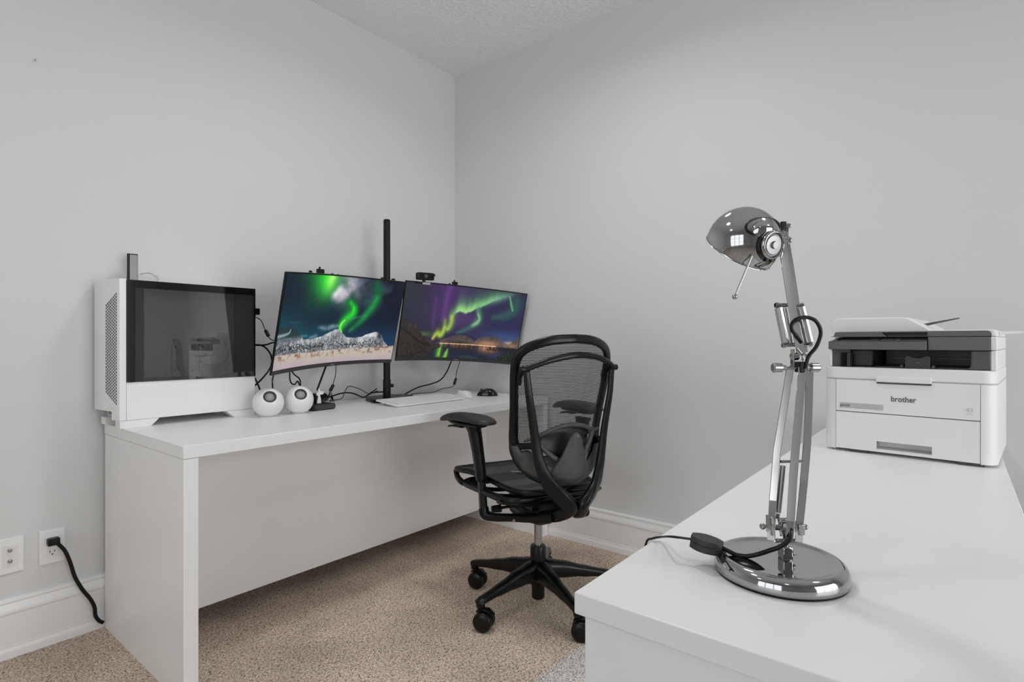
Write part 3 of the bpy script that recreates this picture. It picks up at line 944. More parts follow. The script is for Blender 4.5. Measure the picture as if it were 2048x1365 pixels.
    img = blend(img, hexc('ffc090'), np.exp(-((vv - hor - 0.035) / 0.045) ** 2) * gauss(0.74, hor, 0.13, 0.4) * np.clip(lit - 0.7, 0, 1) * 1.8)
    # dark slope on the left
    r = ridge([(0, 0.475), (0.05, 0.48), (0.10, 0.515), (0.13, 0.57), (0.18, 0.675), (0.24, 0.755), (0.30, 0.80), (0.345, 0.835), (0.36, 0.86), (1, 0.86)], 61, 0.006)
    low = np.interp(np.linspace(0, 1, GW), [0, 0.19, 0.24, 0.30, 0.355, 0.36, 1], [1.2, 1.2, 0.97, 0.90, 0.85, 0.4, 0.4])
    d = vv - r[None, :]
    sl = np.zeros((GH, GW, 3)) + hexc('302c2a')
    sl = blend(sl, hexc('5d524b'), np.clip((st - 0.45) * 3, 0, 1) * np.clip(1 - d * 6, 0, 1) * 0.8)
    sl = blend(sl, hexc('151312'), np.clip((nf - 0.45) * 4, 0, 1) * np.clip((vv - 0.72) * 5, 0, 1) * 0.85)
    sl = blend(sl, hexc('191716'), stroke([(0.0, 0.60), (0.08, 0.68), (0.16, 0.78), (0.26, 0.83)], (0.010, 0.014, 0.018, 0.02)) * 0.75)
    sl = blend(sl, hexc('141211'), np.clip((nf - 0.55) * 5, 0, 1) * 0.5)
    img = blend(img, sl, np.clip(d * 200, 0, 1) * (vv < low[None, :]))
    # rocks in the right foreground
    r = ridge([(0, 1.2), (0.80, 1.2), (0.82, 0.99), (0.85, 0.93), (0.90, 0.90), (1, 0.86)], 71, 0.006)
    rk = blend(np.zeros((GH, GW, 3)) + hexc('141614'), hexc('2c4a2c'), np.clip(nf * 3 - 1.3, 0, 1))
    img = blend(img, rk, (vv > r[None, :]).astype(float) * 0.9)
    r2 = ridge([(0, 1.2), (0.74, 1.2), (0.745, 0.825), (0.85, 0.81), (1, 0.80)], 72, 0.004)
    img = blend(img, hexc('1c1a1a'), ((vv > r2[None, :]) & (vv < 0.855 + 0.02 * nm) & (nf > 0.40)) * 0.85)
    img = blend(img, hexc('0d0f16'), gauss(0.70, 0.965, 0.05, 0.008) * 0.9)
    return img


def screen_mat(name):
    m = bpy.data.materials.new(name)
    m.use_nodes = True
    nt = m.node_tree
    b = nt.nodes['Principled BSDF']
    b.inputs['Base Color'].default_value = (0.01, 0.01, 0.01, 1)
    b.inputs['Roughness'].default_value = 0.35
    b.inputs['Specular IOR Level'].default_value = 0.2
    at = nt.nodes.new('ShaderNodeVertexColor')
    at.layer_name = 'picture'
    nt.links.new(at.outputs[0], b.inputs['Emission Color'])
    b.inputs['Emission Strength'].default_value = 1.0
    return m


M_SCREEN = screen_mat('lit_display_picture')
MW, MH, MR = 0.700, 0.410, 1.5        # outer size, curvature radius


def arc_y(x):
    """sagitta of the curved screen: edges at 0, centre set back"""
    return math.sqrt(MR * MR - x * x) - math.sqrt(MR * MR - (MW / 2) ** 2)


def curved_panel(x0, x1, z0, z1, y0, y1, nx=24, tap=0.0):
    mb = MB()
    vs, fs = [], []
    for i in range(nx + 1):
        x = x0 + (x1 - x0) * i / nx
        y = arc_y(x)
        for (yy, zz) in ((y0, z0), (y0, z1), (y1, z1 - tap), (y1, z0 + tap)):
            vs.append((x, y + yy, zz))
    for i in range(nx):
        a, b = i * 4, i * 4 + 4
        for k in range(4):
            k2 = (k + 1) % 4
            fs.append((a + k, b + k, b + k2, a + k2))
    fs.append((3, 2, 1, 0)); n = nx * 4
    fs.append((n, n + 1, n + 2, n + 3))
    return mb.add(vs, fs)


def make_monitor(label, loc, yaw, tilt, roll, picture):
    t = thing('curved_monitor', label, 'monitor', loc, 0, 'curved monitors on the shared pole stand')
    Z = Matrix.Rotation(yaw, 3, 'Z'); X = Matrix.Rotation(tilt, 3, 'X'); Y = Matrix.Rotation(roll, 3, 'Y')
    t.rotation_euler = (Z @ X @ Y).to_euler()
    w2, h2 = MW / 2, MH / 2
    curved_panel(-w2, w2, -h2, h2, 0.0, 0.010).build('housing', M_BLACK, t, bevel=0.0012, angle=50)
    curved_panel(-w2 + 0.05, w2 - 0.05, -h2 + 0.04, h2 - 0.04, 0.0102, 0.032, tap=0.02).build('rear_cover', M_BLACK, t, bevel=0.002, angle=50)
    curved_panel(-w2 + 0.001, w2 - 0.001, -h2 + 0.0005, -h2 + 0.017, -0.0022, -0.0003).build('chin_bezel', M_BEZEL, t, bevel=0.0006, angle=50)
    # display surface with the picture
    x0, x1, z0, z1 = -w2 + 0.0045, w2 - 0.0045, -h2 + 0.018, h2 - 0.0055
    xs = np.linspace(x0, x1, GW)
    zs = np.linspace(z1, z0, GH)
    ya = np.sqrt(MR * MR - xs * xs) - math.sqrt(MR * MR - w2 * w2) - 0.0012
    vx = np.repeat(xs[None, :], GH, 0); vy = np.repeat(ya[None, :], GH, 0); vz = np.repeat(zs[:, None], GW, 1)
    co = np.stack([vx, vy, vz], -1).reshape(-1, 3)
    idx = np.arange(GH * GW).reshape(GH, GW)
    q = np.stack([idx[:-1, :-1], idx[1:, :-1], idx[1:, 1:], idx[:-1, 1:]], -1).reshape(-1, 4)
    me = bpy.data.meshes.new('display')
    me.vertices.add(len(co)); me.vertices.foreach_set('co', co.ravel())
    me.loops.add(q.size); me.loops.foreach_set('vertex_index', q.ravel())
    me.polygons.add(len(q)); me.polygons.foreach_set('loop_start', np.arange(0, q.size, 4)); me.polygons.foreach_set('loop_total', np.full(len(q), 4))
    me.update(); me.validate()
    srgb = np.clip(picture, 0, 1)
    lin = np.where(srgb <= 0.04045, srgb / 12.92, ((srgb + 0.055) / 1.055) ** 2.4)
    ca = me.color_attributes.new('picture', 'FLOAT_COLOR', 'POINT')
    ca.data.foreach_set('color', np.concatenate([lin.reshape(-1, 3), np.ones((GH * GW, 1))], 1).ravel())
    me.materials.append(M_SCREEN)
    d = bpy.data.objects.new('display', me)
    COL.objects.link(d); d.parent = t
    text_obj('maker_lettering', 'acer', 0.011, M_PALEINK, t, Matrix.Translation((0.0, arc_y(0) - 0.0026, -h2 + 0.0085)) @ Matrix.Rotation(PI / 2, 4, 'X'), sx=1.25)
    MB().box(-0.050, 0.050, arc_y(0) + 0.0325, arc_y(0) + 0.050, -0.050, 0.050).build('mount_plate', M_BLACK, t, bevel=0.002)
    return t


mon1 = make_monitor('curved monitor left of the pole showing green aurora over snowy peaks', (1.433, 2.084, 1.126), math.radians(11.2), math.radians(15.0), math.radians(-2.3), paint_snow_valley())
mon2 = make_monitor('curved monitor right of the pole showing purple and green aurora over a fjord', (2.121, 2.027, 1.130), math.radians(-22.2), math.radians(14.3), math.radians(3.1), paint_fjord())

# ---- pole stand
PX, PY = 1.797, 2.262
st = thing('monitor_stand', 'black pole stand on a wedge-shaped base between and behind the two monitors', 'monitor stand', (PX, PY, DT))
MB().cyl((0, 0, 0.019), (0, 0, 0.914), 0.0173, bev=0.002, n=32).build('pole', M_BLACK, st)
MB().lathe([(0.0165, 0.9142), (0.0165, 0.918), (0.0150, 0.9195), (0, 0.9195)], 32).build('pole_cap', M_BLACKGLOSS, st)
MB().lathe([(0.0176, 0.0188), (0.0195, 0.0188), (0.0195, 0.105), (0.0176, 0.105)], 32).build('collar', M_BLACK, st)
MB().cyl((0.018, -0.006, 0.075), (0.032, -0.014, 0.075), 0.009, n=16, bev=0.0015).build('collar_knob', M_BLACK, st)
base = [(-0.128, -0.062), (-0.118, -0.088), (-0.070, -0.098), (0.150, -0.030), (0.165, -0.005), (0.15, 0.05), (0.08, 0.100), (-0.04, 0.100), (-0.085, 0.060)]
MB().prism(base, 0.0, 0.018, 'z').build('base_plate', M_BLACK, st, bevel=0.005, segs=3)
MB().box(-0.134, -0.124, -0.060, -0.050, 0.008, 0.014).build('base_hook', M_BLACK, st, bevel=0.001)
# upper carriage with a knob each side, just above the screens
mb = MB().lathe([(0.0176, 0.560), (0.030, 0.560), (0.030, 0.598), (0.0176, 0.598)], 32)
mb.cyl((-0.048, -0.01, 0.602), (0.048, -0.01, 0.602), 0.0045, n=12)
mb.build('carriage', M_BLACK, st, bevel=0.001)
for s in (-1, 1): MB().cyl((s * 0.034, -0.01, 0.598), (s * 0.034, -0.01, 0.622), 0.010, n=16, bev=0.003).build('carriage_knob', M_BLACK, st)
# arms from the carriage to the back of each screen, with the vertical rails that show over the top edges
for (mx_, my_, yw, sgn) in ((1.433, 2.084, math.radians(11.2), -1), (2.121, 2.027, math.radians(-22.2), 1)):
    c = Vector((mx_, my_, 0)) + Matrix.Rotation(yw, 3, 'Z') @ Vector((0, 0.115, 0))
    a = Vector((c.x - PX, c.y - PY, 0.378))
    side = -1 if sgn < 0 else 1
    p0 = Vector((side * 0.022, 0.0, 0.575))
    mid = Vector((a.x * 0.55, a.y * 0.5 + 0.035, 0.50))
    MB().sweep(spline([p0, mid, a + Vector((0, 0.03, 0))], 6), 0.010, 0.020, n=12, e=4, up=(0, 0, 1)).build('arm', M_BLACK, st)
    R3 = Matrix.Rotation(yw, 4, 'Z')
    M4 = Matrix.Translation(a) @ R3
    MB().box(-0.016, 0.016, 0.0, 0.022, -0.055, 0.052, M=M4).build('screen_bracket', M_BLACK, st, bevel=0.002)
for (nm, pts) in (('L', [(1.348, 2.12, 1.3646), (1.3821, 2.12, 1.342)]), ('R', [(2.1023, 2.09, 1.3706), (2.1594, 2.09, 1.3484)])):
    (xa, ya_, za), (xb, yb, zb) = pts
    cx_, cz_ = (xa + xb) / 2 - PX, (za + zb) / 2 - DT
    cy_ = (ya_ + 0.055) - PY if nm == 'L' else (ya_ + 0.04) - PY
    cx_ += 0.0 if nm == 'L' else 0.022
    mb = MB().prism(rrect(cx_ - 0.017, cx_ + 0.017, cz_ - 0.060, cz_ + 0.012, 0.003), cy_ - 0.006, cy_ + 0.006, 'y')
    mb.cyl((cx_ - 0.003, cy_, cz_ + 0.012), (cx_ - 0.003, cy_, cz_ + 0.022), 0.0042, n=12)
    mb.build('height_rail', M_BLACK, st, bevel=0.001)
    mb = MB()
    for dx in ((-0.045, 0.062, 0.092) if nm == 'L' else (-0.035,)):
        mb.cyl((cx_ + dx, cy_ + 0.004, cz_ - 0.03), (cx_ + dx, cy_ + 0.004, cz_ + 0.002 - 0.05 * max(0, dx) * 0.8), 0.0075, n=14, bev=0.003)
    mb.box(cx_ - 0.048, cx_ + (0.095 if nm == 'L' else 0.02), cy_ + 0.007, cy_ + 0.012, cz_ - 0.050, cz_ - 0.024)
    mb.build('rail_knobs', M_BLACK, st, bevel=0.001)

# ---- webcam
wc = thing('webcam', 'black webcam clipped on the top edge of the right monitor', 'webcam', (1.884, 2.075, 1.329), math.radians(-18))
MB().prism(rrect(-0.043, 0.047, 0.026, 0.062, 0.006), -0.014, 0.014, 'y').build('body', M_BLACK, wc, bevel=0.003, segs=3)
MB().prism(rrect(-0.036, 0.042, 0.030, 0.058, 0.005), -0.0152, -0.0142, 'y').build('face_plate', M_BLACKGLOSS, wc, bevel=0.0004)
MB().cyl((0.001, -0.0153, 0.044), (0.001, -0.0175, 0.044), 0.0095, n=24).build('lens', M_RUBBER, wc)
MB().box(0.047, 0.056, -0.006, 0.006, 0.046, 0.058).build('hinge_tab', M_BLACK, wc, bevel=0.001)
mb = MB().cyl((-0.004, 0, 0.014), (-0.004, 0, 0.026), 0.008, n=16)
mb.box(-0.045, 0.020, -0.016, 0.022, 0.008, 0.015)
mb.build('mount', M_BLACK, wc, bevel=0.001)
MB().prism(rrect(-0.020, 0.022, 0.0006, 0.012, 0.002), -0.021, -0.0168, 'y').build('clip', M_DULLSTEEL, wc, bevel=0.001)

# ================================================================== DESK ITEMS


def speaker(label, x, y, yaw):
    R_ = 0.0585
    t = thing('round_speaker', label, 'speaker', (x, y, DT), yaw, 'white ball speakers')
    tilt = math.radians(33)          # axis of the cut face, from horizontal facing -y up
    ax = Vector((0, -math.cos(tilt), math.sin(tilt)))
    M = Matrix.Translation((0, 0, R_ * 0.965)) @ ax.to_track_quat('Z', 'X').to_matrix().to_4x4()
    cut = math.radians(33)
    prof = [(0.0001, -R_)]
    for i in range(1, 29):
        a = PI - (PI - cut) * i / 28
        prof.append((R_ * math.sin(a), R_ * math.cos(a)))
    zc = R_ * math.cos(cut)
    prof[0] = (0, -R_)
    prof += [(R_ * math.sin(cut) * 0.93, zc + 0.001), (0.0245, zc - 0.0005)]
    b = MB().lathe(prof, 48, M)
    b.build('shell', M_WHITE, t, angle=60)
    MB().lathe([(0.0245, zc - 0.0004), (0.0243, zc + 0.0018), (0.0215, zc + 0.0022), (0.0195, zc - 0.002), (0.0175, zc - 0.003)], 40, M).build('rubber_surround', M_RUBBER, t, angle=60)
    MB().lathe([(0.0176, zc - 0.0032), (0.0140, zc + 0.001), (0.008, zc + 0.0045), (0.0, zc + 0.0058)], 40, M).build('cone', M_CONE, t, angle=80)
    MB().lathe([(0.030, 0.0), (0.032, 0.0006), (0.032, 0.003), (0.0, 0.003)], 32).build('foot_ring', M_WHITE, t)
    return t


speaker('white ball speaker touching the white tower, left of the pair', 1.112, 2.140, math.radians(-20))
speaker('white ball speaker beside the black dock, right of the pair', 1.243, 2.140, math.radians(-20))

# dock with leads
dk = thing('dock_hub', 'low black rounded dock with leads plugged in, beside the right ball speaker', 'hub', (1.372, 2.190, DT), math.radians(2))
MB().prism(rrect(-0.060, 0.058, 0.0, 0.0275, (0.004, 0.012, 0.012, 0.010)), -0.035, 0.080, 'y').build('body', M_BLACK, dk, bevel=0.004, segs=3)
MB().prism(rrect(-0.048, 0.054, 0.004, 0.0245, 0.009), -0.0362, -0.0352, 'y').build('front_face', M_RUBBER, dk, bevel=0.0004)
ad_ = thing('power_adapter', 'black power adapter block behind the white plug on the dock', 'adapter', (1.404, 2.250, DT), math.radians(8))
MB().prism(rrect(-0.036, 0.032, 0.0285, 0.0665, (0.003, 0.012, 0.016, 0.004)), -0.022, 0.018, 'y').build('body', M_BLACK, ad_, bevel=0.003, segs=3)
wp = thing('white_plug_lead', 'white plug with moulded grip standing on the black dock', 'plug', (1.360, 2.178, DT))
MB().prism([(-0.010, 0.0285), (0.010, 0.0285), (0.008, 0.050), (0.0045, 0.060), (0.0045, 0.066), (0.021, 0.068), (0.021, 0.080), (0.004, 0.082), (0.003, 0.094), (-0.003, 0.094), (-0.004, 0.078), (-0.012, 0.074), (-0.012, 0.064), (-0.004, 0.062), (-0.006, 0.052)], -0.004, 0.004, 'y').build('grip', M_WHITE, wp, bevel=0.0015)
mb = MB()
for k in range(5):
    a0_ = k * 1.3
    mb.tube([(1.325 + 0.018 * math.cos(a0_ + j * 0.9) + 0.004 * k, 2.235 + 0.012 * math.sin(a0_ + j), DT + 0.058 + 0.012 * math.sin(j * 1.1 + k)) for j in range(7)], 0.0022, 8)
setp(mb.build('cable_tangle', M_CABLE), 'knot of thin black leads on the black dock behind the right speaker', 'cables')
mb = MB()
for k in range(4):
    mb.tube([(1.395 + 0.010 * k, 2.215, DT + 0.030), (1.430 + 0.006 * k, 2.222, DT + 0.050 + 0.006 * k), (1.462, 2.240 - 0.006 * k, DT + 0.040 - 0.004 * k), (1.452 + 0.01 * k, 2.245, DT + 0.022)], 0.0017, 8)
setp(mb.build('cable_tangle', M_CABLE), 'loops of thin black leads at the right end of the black dock', 'cables')

CABLES = [
 ('monitor_cable', 0.0019, 'thin black cable with a small ferrite bead between the tower and the left monitor', [[(1.1385, 2.32, 1.1525), (1.16, 2.32, 1.1468), (1.1752, 2.32, 1.1345), (1.1862, 2.32, 1.109), (1.1722, 2.28, 1.0933), (1.1787, 2.28, 1.0807), (1.1675, 2.25, 1.0741), (1.1762, 2.25, 1.0594), (1.1893, 2.25, 1.0532), (1.2114, 2.25, 1.0511)]], [(1.1722, 2.28, 1.0955), (1.1749, 2.26, 1.07)]),
 ('monitor_cable', 0.0036, 'thick black cable bridging straight from the tower to the left monitor', [[(1.1224, 2.3, 1.0343), (1.1372, 2.3, 1.0321), (1.1586, 2.3, 1.032), (1.1847, 2.3, 1.034), (1.2135, 2.3, 1.0425), (1.2383, 2.3, 1.0424)]], None),
 ('monitor_cable', 0.0036, 'thick black cable looping down from the tower behind the left speaker', [[(1.1224, 2.3, 1.0343), (1.1629, 2.3, 1.032), (1.1913, 2.3, 1.0126), (1.209, 2.3, 0.9801), (1.2046, 2.3, 0.9372), (1.1694, 2.3, 0.8918), (1.1266, 2.3, 0.8543)]], None),
 ('speaker_cable', 0.0034, 'short black cable dropping behind the left ball speaker from the tower', [[(1.1224, 2.3, 0.9194), (1.1372, 2.3, 0.8935), (1.15, 2.3, 0.8654), (1.1586, 2.3, 0.8437)]], None),
 ('power_lead', 0.0030, 'black lead hanging from the bottom left corner of the left monitor', [[(1.1693, 2.2, 0.9229), (1.1607, 2.2, 0.8903), (1.1607, 2.2, 0.8697), (1.1629, 2.2, 0.8407)]], None),
 ('power_lead', 0.0030, 'black lead curling under the left monitor above the right speaker', [[(1.2465, 2.22, 0.9359), (1.2488, 2.22, 0.8846), (1.2579, 2.22, 0.867), (1.2717, 2.22, 0.864), (1.2833, 2.22, 0.8763), (1.2949, 2.22, 0.8561)]], None),
 ('power_lead', 0.0030, 'black lead arching down to the right ball speaker', [[(1.2488, 2.22, 0.9358), (1.2671, 2.22, 0.9072), (1.2902, 2.22, 0.8889), (1.2973, 2.22, 0.869), (1.2949, 2.22, 0.8518)]], None),
 ('video_cable', 0.0042, 'thick black cable running straight from the left monitor to the white plug', [[(1.4115, 2.2, 0.9437), (1.3643, 2.2, 0.8329)]], None),
 ('usb_cable', 0.0018, 'thin black cable with ferrite bead hanging from the left monitor logo to the dock', [[(1.4601, 2.2, 0.9467), (1.4575, 2.2, 0.8968), (1.4446, 2.2, 0.8522)], [(1.4292, 2.2, 0.8239), (1.4216, 2.2, 0.7975)]], [(1.4471, 2.2, 0.8521), (1.4292, 2.2, 0.8239)]),
 ('power_lead', 0.0036, 'thick black cable waving from the dock to the pole base', [[(1.4616, 2.27, 0.7876), (1.4773, 2.27, 0.791), (1.5173, 2.27, 0.7996), (1.561, 2.27, 0.8035), (1.6059, 2.27, 0.7954), (1.6549, 2.27, 0.7746), (1.6755, 2.27, 0.7779), (1.7144, 2.27, 0.7923), (1.798, 2.27, 0.7913)]], None),
 ('usb_cable', 0.0018, 'thin black cable humped high between the dock and the pole base', [[(1.4552, 2.24, 0.774), (1.4682, 2.24, 0.7775), (1.5079, 2.24, 0.7789), (1.5241, 2.24, 0.7892), (1.5322, 2.24, 0.8097), (1.5486, 2.24, 0.8321), (1.5624, 2.24, 0.8359), (1.5959, 2.24, 0.8266), (1.6302, 2.24, 0.8123), (1.6622, 2.24, 0.7954), (1.6828, 2.24, 0.7939), (1.7219, 2.24, 0.8034)]], None),
 ('video_cable', 0.0036, 'thick black cable sagging from the right monitor to the pole base', [[(2.1972, 2.2, 0.9398), (2.1584, 2.2, 0.8774), (2.109, 2.2, 0.8359), (2.0355, 2.2, 0.8185), (1.9647, 2.2, 0.8097), (1.9032, 2.2, 0.793), (1.8634, 2.2, 0.7779)]], None),
 ('usb_cable', 0.0018, 'thin black cable with ferrite bead from the right monitor to behind the keyboard', [[(2.2135, 2.15, 0.9405), (2.1898, 2.15, 0.886), (2.1781, 2.15, 0.8425)], [(2.1665, 2.15, 0.813), (2.1549, 2.15, 0.8001), (2.1206, 2.15, 0.7969), (2.0758, 2.15, 0.7944), (2.0248, 2.15, 0.782), (1.9822, 2.15, 0.7798), (1.9201, 2.15, 0.7818), (1.86, 2.15, 0.7812)]], [(2.182, 2.15, 0.8451), (2.1665, 2.15, 0.8103)]),
]
for (nm, r, lab, runs, fer) in CABLES:
    mb = MB()
    for k in runs: mb.tube(k, r, 8)
    o = mb.build(nm, M_CABLE)
    setp(o, lab, 'cable', 'black cables behind the monitors')
    if fer: MB().cyl(fer[0], fer[1], 0.0075, n=12, bev=0.002).build('ferrite_bead', M_BLACK, o)
# cable tie ends on the bundle left of the pole
setp(MB().sweep([(1.735, 2.262, 0.812), (1.690, 2.262, 0.790), (1.668, 2.262, 0.775)], 0.0025, 0.003, n=6).build('cable_tie', M_CABLE), 'black cable tie tail pointing up left of the pole base', 'cable tie')

# keyboard
kb = thing('keyboard', 'white full-size keyboard in front of the pole base', 'keyboard', (1.6308, 1.9770, DT), 0.0)
KW, KD = 0.440, 0.158
slope = math.atan2(0.014, KD)
prof = [(0.0, 0.002), (0.0, 0.010), (KD, 0.026), (KD, 0.018), (0.02, 0.002)]
MB().prism([(p[0], p[1]) for p in prof], 0.0, KW, 'x').build('body', M_WHITE, kb, bevel=0.0025, segs=3)
Mk = Matrix.Translation((0, 0, 0.0101)) @ Matrix.Rotation(math.atan2(0.016, KD), 4, 'X')
mb = MB()
rows = [(0.010, [1.25, 1.25, 1.25, 6.25, 1.25, 1.25, 1.25, 1.25]), (0.031, [2.25] + [1] * 10 + [2.75]), (0.050, [1.75] + [1] * 11 + [2.25]), (0.069, [1.5] + [1] * 12 + [1.5]), (0.088, [1] * 13 + [2]), (0.113, [1] * 15)]
U = 0.0190
for (y, ks) in rows:
    x = 0.012
    for k in ks:
        mb.box(x + 0.0012, x + k * U - 0.0012, y, y + 0.0165, 0.0006, 0.0042, M=Mk); x += k * U
    x = 0.012 + 15 * U + 0.006
    for c in range(3):
        if y in (0.010, 0.088, 0.069) or (y == 0.031 and c == 1): mb.box(x + 0.0012, x + U - 0.0012, y, y + 0.0165, 0.0006, 0.0042, M=Mk)
        x += U
    x += 0.004
    for c in range(4):
        if y < 0.1: mb.box(x + 0.0008, x + 0.0168, y, y + 0.0165, 0.0006, 0.0042, M=Mk)
        x += 0.0174
mb.build('keycaps', M_KEY, kb, bevel=0.0006)
MB().box(0.03, 0.05, KD - 0.022, KD - 0.010, 0.0, 0.020).build('rear_foot', M_WHITE, kb)
MB().box(KW - 0.05, KW - 0.03, KD - 0.022, KD - 0.010, 0.0, 0.020).build('rear_foot', M_WHITE, kb)


def mouse(label, loc, rz, m, sc, wheel):
    t = thing('computer_mouse', label, 'mouse', loc, rz)
    mb = MB()
    L_, W_, H_ = sc
    ny, nx = 22, 20
    vs, fs = [], []
    for j in range(ny + 1):
        v = -1 + 2 * j / ny
        wj = W_ / 2 * (1 - abs(v) ** 3.2) ** 0.5 * (0.92 + 0.08 * math.cos(v * 2.2 + 0.9))
        hj = H_ * (1 - abs(v) ** 2.6) ** 0.55 * (0.86 + 0.14 * math.cos((v + 0.25) * 2.0))
        for i in range(nx + 1):
            a = PI * i / nx
            cx_ = math.copysign(abs(math.cos(a)) ** 0.8, math.cos(a))
            vs.append((wj * cx_, L_ / 2 * v, 0.0012 + hj * math.sin(a) ** 0.62))
    for j in range(ny):
        for i in range(nx):
            fs.append((j * (nx + 1) + i, j * (nx + 1) + i + 1, (j + 1) * (nx + 1) + i + 1, (j + 1) * (nx + 1) + i))
    for j in range(ny):
        fs.append((j * (nx + 1), (j + 1) * (nx + 1), (j + 1) * (nx + 1) + nx, j * (nx + 1) + nx))
    mb.add(vs, fs)
    mb.build('shell', m, t, angle=70)
    MB().box(-W_ * 0.3, W_ * 0.3, -L_ * 0.35, L_ * 0.35, 0.0, 0.0016).build('skate', M_BLACK if m is M_BLACKGLOSS else M_WHITE, t)
    MB().cyl((-0.0035, L_ * 0.27, H_ * 0.80), (0.0035, L_ * 0.27, H_ * 0.80), 0.008, n=20, bev=0.001).build('scroll_wheel', wheel, t)
    return t


mouse('white mouse at the right end of the white keyboard', (2.150, 2.062, DT), math.radians(8), M_WHITE, (0.105, 0.060, 0.037), M_WHITE)
mouse('glossy black mouse near the back wall end of the desk', (2.295, 2.020, DT), math.radians(39), M_BLACKGLOSS, (0.118, 0.070, 0.040), M_RUBBER)
# ================================================================== OFFICE CHAIR
CH = thing('office_chair', 'black mesh-back office chair on castors between the two desks', 'chair', (1.796, 1.31, 0), math.radians(-24))


def sym(mb_fn, name, m, parent, **kw):
    """two mirrored copies, each an object of its own"""
    out = []
    for s in (-1, 1):
        mb = mb_fn(s)
        out.append(mb.build(name, m, parent, **kw))
    return out


# --- five-star base
MB().lathe([(0.0, 0.020), (0.021, 0.020), (0.026, 0.026), (0.026, 0.072), (0.034, 0.080), (0.040, 0.110), (0.046, 0.128), (0.046, 0.152), (0.040, 0.166), (0.033, 0.172), (0.033, 0.176), (0.0, 0.176)], 36).build('base_hub', M_CHAIR, CH)
MB().lathe([(0.030, 0.170), (0.0315, 0.172), (0.0315, 0.226), (0.029, 0.232), (0.016, 0.233)], 36).build('column_sleeve', M_CHAIR, CH)
MB().lathe([(0.0135, 0.228), (0.0155, 0.229), (0.0155, 0.262), (0.0145, 0.2625), (0.0145, 0.264), (0.0155, 0.2645), (0.0155, 0.340), (0.0, 0.340)], 30).build('gas_lift', M_STEEL, CH)
Ls = 0.300


def caster_mb(turn):
    mb = MB()
    M = Matrix.Rotation(turn, 4, 'Z')
    for s in (-1, 1):
        p = [(0.0, s * 0.006), (0.0310, s * 0.006), (0.0350, s * 0.009), (0.0360, s * 0.013), (0.0352, s * 0.024), (0.0320, s * 0.0285), (0.014, s * 0.030), (0.0, s * 0.030)]
        mb.lathe(p, 30, M @ Matrix.Translation((0.013, 0, 0.0362)) @ Matrix.Rotation(PI / 2, 4, 'X'))
    mb.sweep([M @ Vector(q) for q in ((-0.014, 0, 0.066), (0.004, 0, 0.078), (0.030, 0, 0.076), (0.052, 0, 0.058))], [0.012, 0.014, 0.015, 0.012], 0.0035, n=12, e=3)
    mb.cyl((0, 0, 0.050), (0, 0, 0.095), 0.007, n=12)
    return mb


turns = [math.radians(a) for a in (-48, -45, -40, 150, 120)]
for k in range(5):
    wa = math.radians(100 + 72 * k) - math.radians(-24)     # spoke azimuth in chair space
    d = Vector((math.cos(wa), math.sin(wa), 0))
    mb = MB()
    pts = [d * 0.030 + Vector((0, 0, 0.136)), d * 0.10 + Vector((0, 0, 0.132)), d * 0.18 + Vector((0, 0, 0.121)), d * 0.25 + Vector((0, 0, 0.111)), d * (Ls - 0.01) + Vector((0, 0, 0.105)), d * (Ls + 0.014) + Vector((0, 0, 0.101))]
    wd = [0.034, 0.026, 0.020, 0.017, 0.0175, 0.014]
    th = [0.040, 0.032, 0.022, 0.0150, 0.0130, 0.010]
    mb.sweep(spline(pts, 6), lerp_list(wd, 6), lerp_list(th, 6), n=16, e=3.2)
    mb.cyl(d * Ls + Vector((0, 0, 0.078)), d * Ls + Vector((0, 0, 0.108)), 0.0165, 0.0175, n=20, bev=0.004)
    leg = mb.build('base_leg', M_CHAIR, CH, angle=50)
    cm = caster_mb(turns[k])
    cm.v = [tuple(Vector(p) + d * Ls) for p in cm.v]
    cm.build('castor', M_CHAIR, leg, angle=50)

# --- mechanism under the seat
mb = MB()
mb.sweep(spline([(0.0, -0.10, 0.385), (0, 0.0, 0.372), (0, 0.09, 0.372), (0, 0.16, 0.392)], 6), lerp_list([0.055, 0.085, 0.080, 0.050], 6), lerp_list([0.030, 0.040, 0.034, 0.022], 6), n=20, e=3.5)
mb.sweep([(0, -0.055, 0.338), (0, 0.03, 0.330), (0, 0.10, 0.331)], [0.036, 0.040, 0.028], [0.008, 0.013, 0.009], n=16, e=3)
mb.build('tilt_mechanism', M_CHAIR, CH, angle=50)
mb = MB()
mb.tube([(0.05, 0.04, 0.385), (-0.08, 0.07, 0.380), (-0.14, 0.085, 0.375)], 0.006, 10)
mb.cyl((-0.125, 0.08, 0.375), (-0.165, 0.09, 0.374), 0.016, 0.013, n=18, bev=0.003)
mb.build('adjusting_knob', M_CHAIR, CH)
mb = MB()
random.seed(3)
for k in range(7):
    x = -0.11 + 0.03 * k
    mb.tube([(x, 0.07, 0.430), (x - 0.02, -0.01, 0.412 + 0.006 * (k % 3)), (x + 0.02, -0.09, 0.420), (x + 0.005, -0.14, 0.440)], 0.0032, 8)
mb.box(-0.10, 0.10, -0.13, 0.02, 0.415, 0.435)
mb.box(-0.07, 0.08, -0.03, 0.12, 0.398, 0.425)
mb.build('slide_mechanism', M_CHAIR, CH, bevel=0.004)
MB().tube([(0.02, -0.205, 0.470), (0.015, -0.235, 0.462), (0.0, -0.247, 0.455), (-0.008, -0.240, 0.445)], 0.0012, 6).build('tension_wire', M_CHAIR, CH)

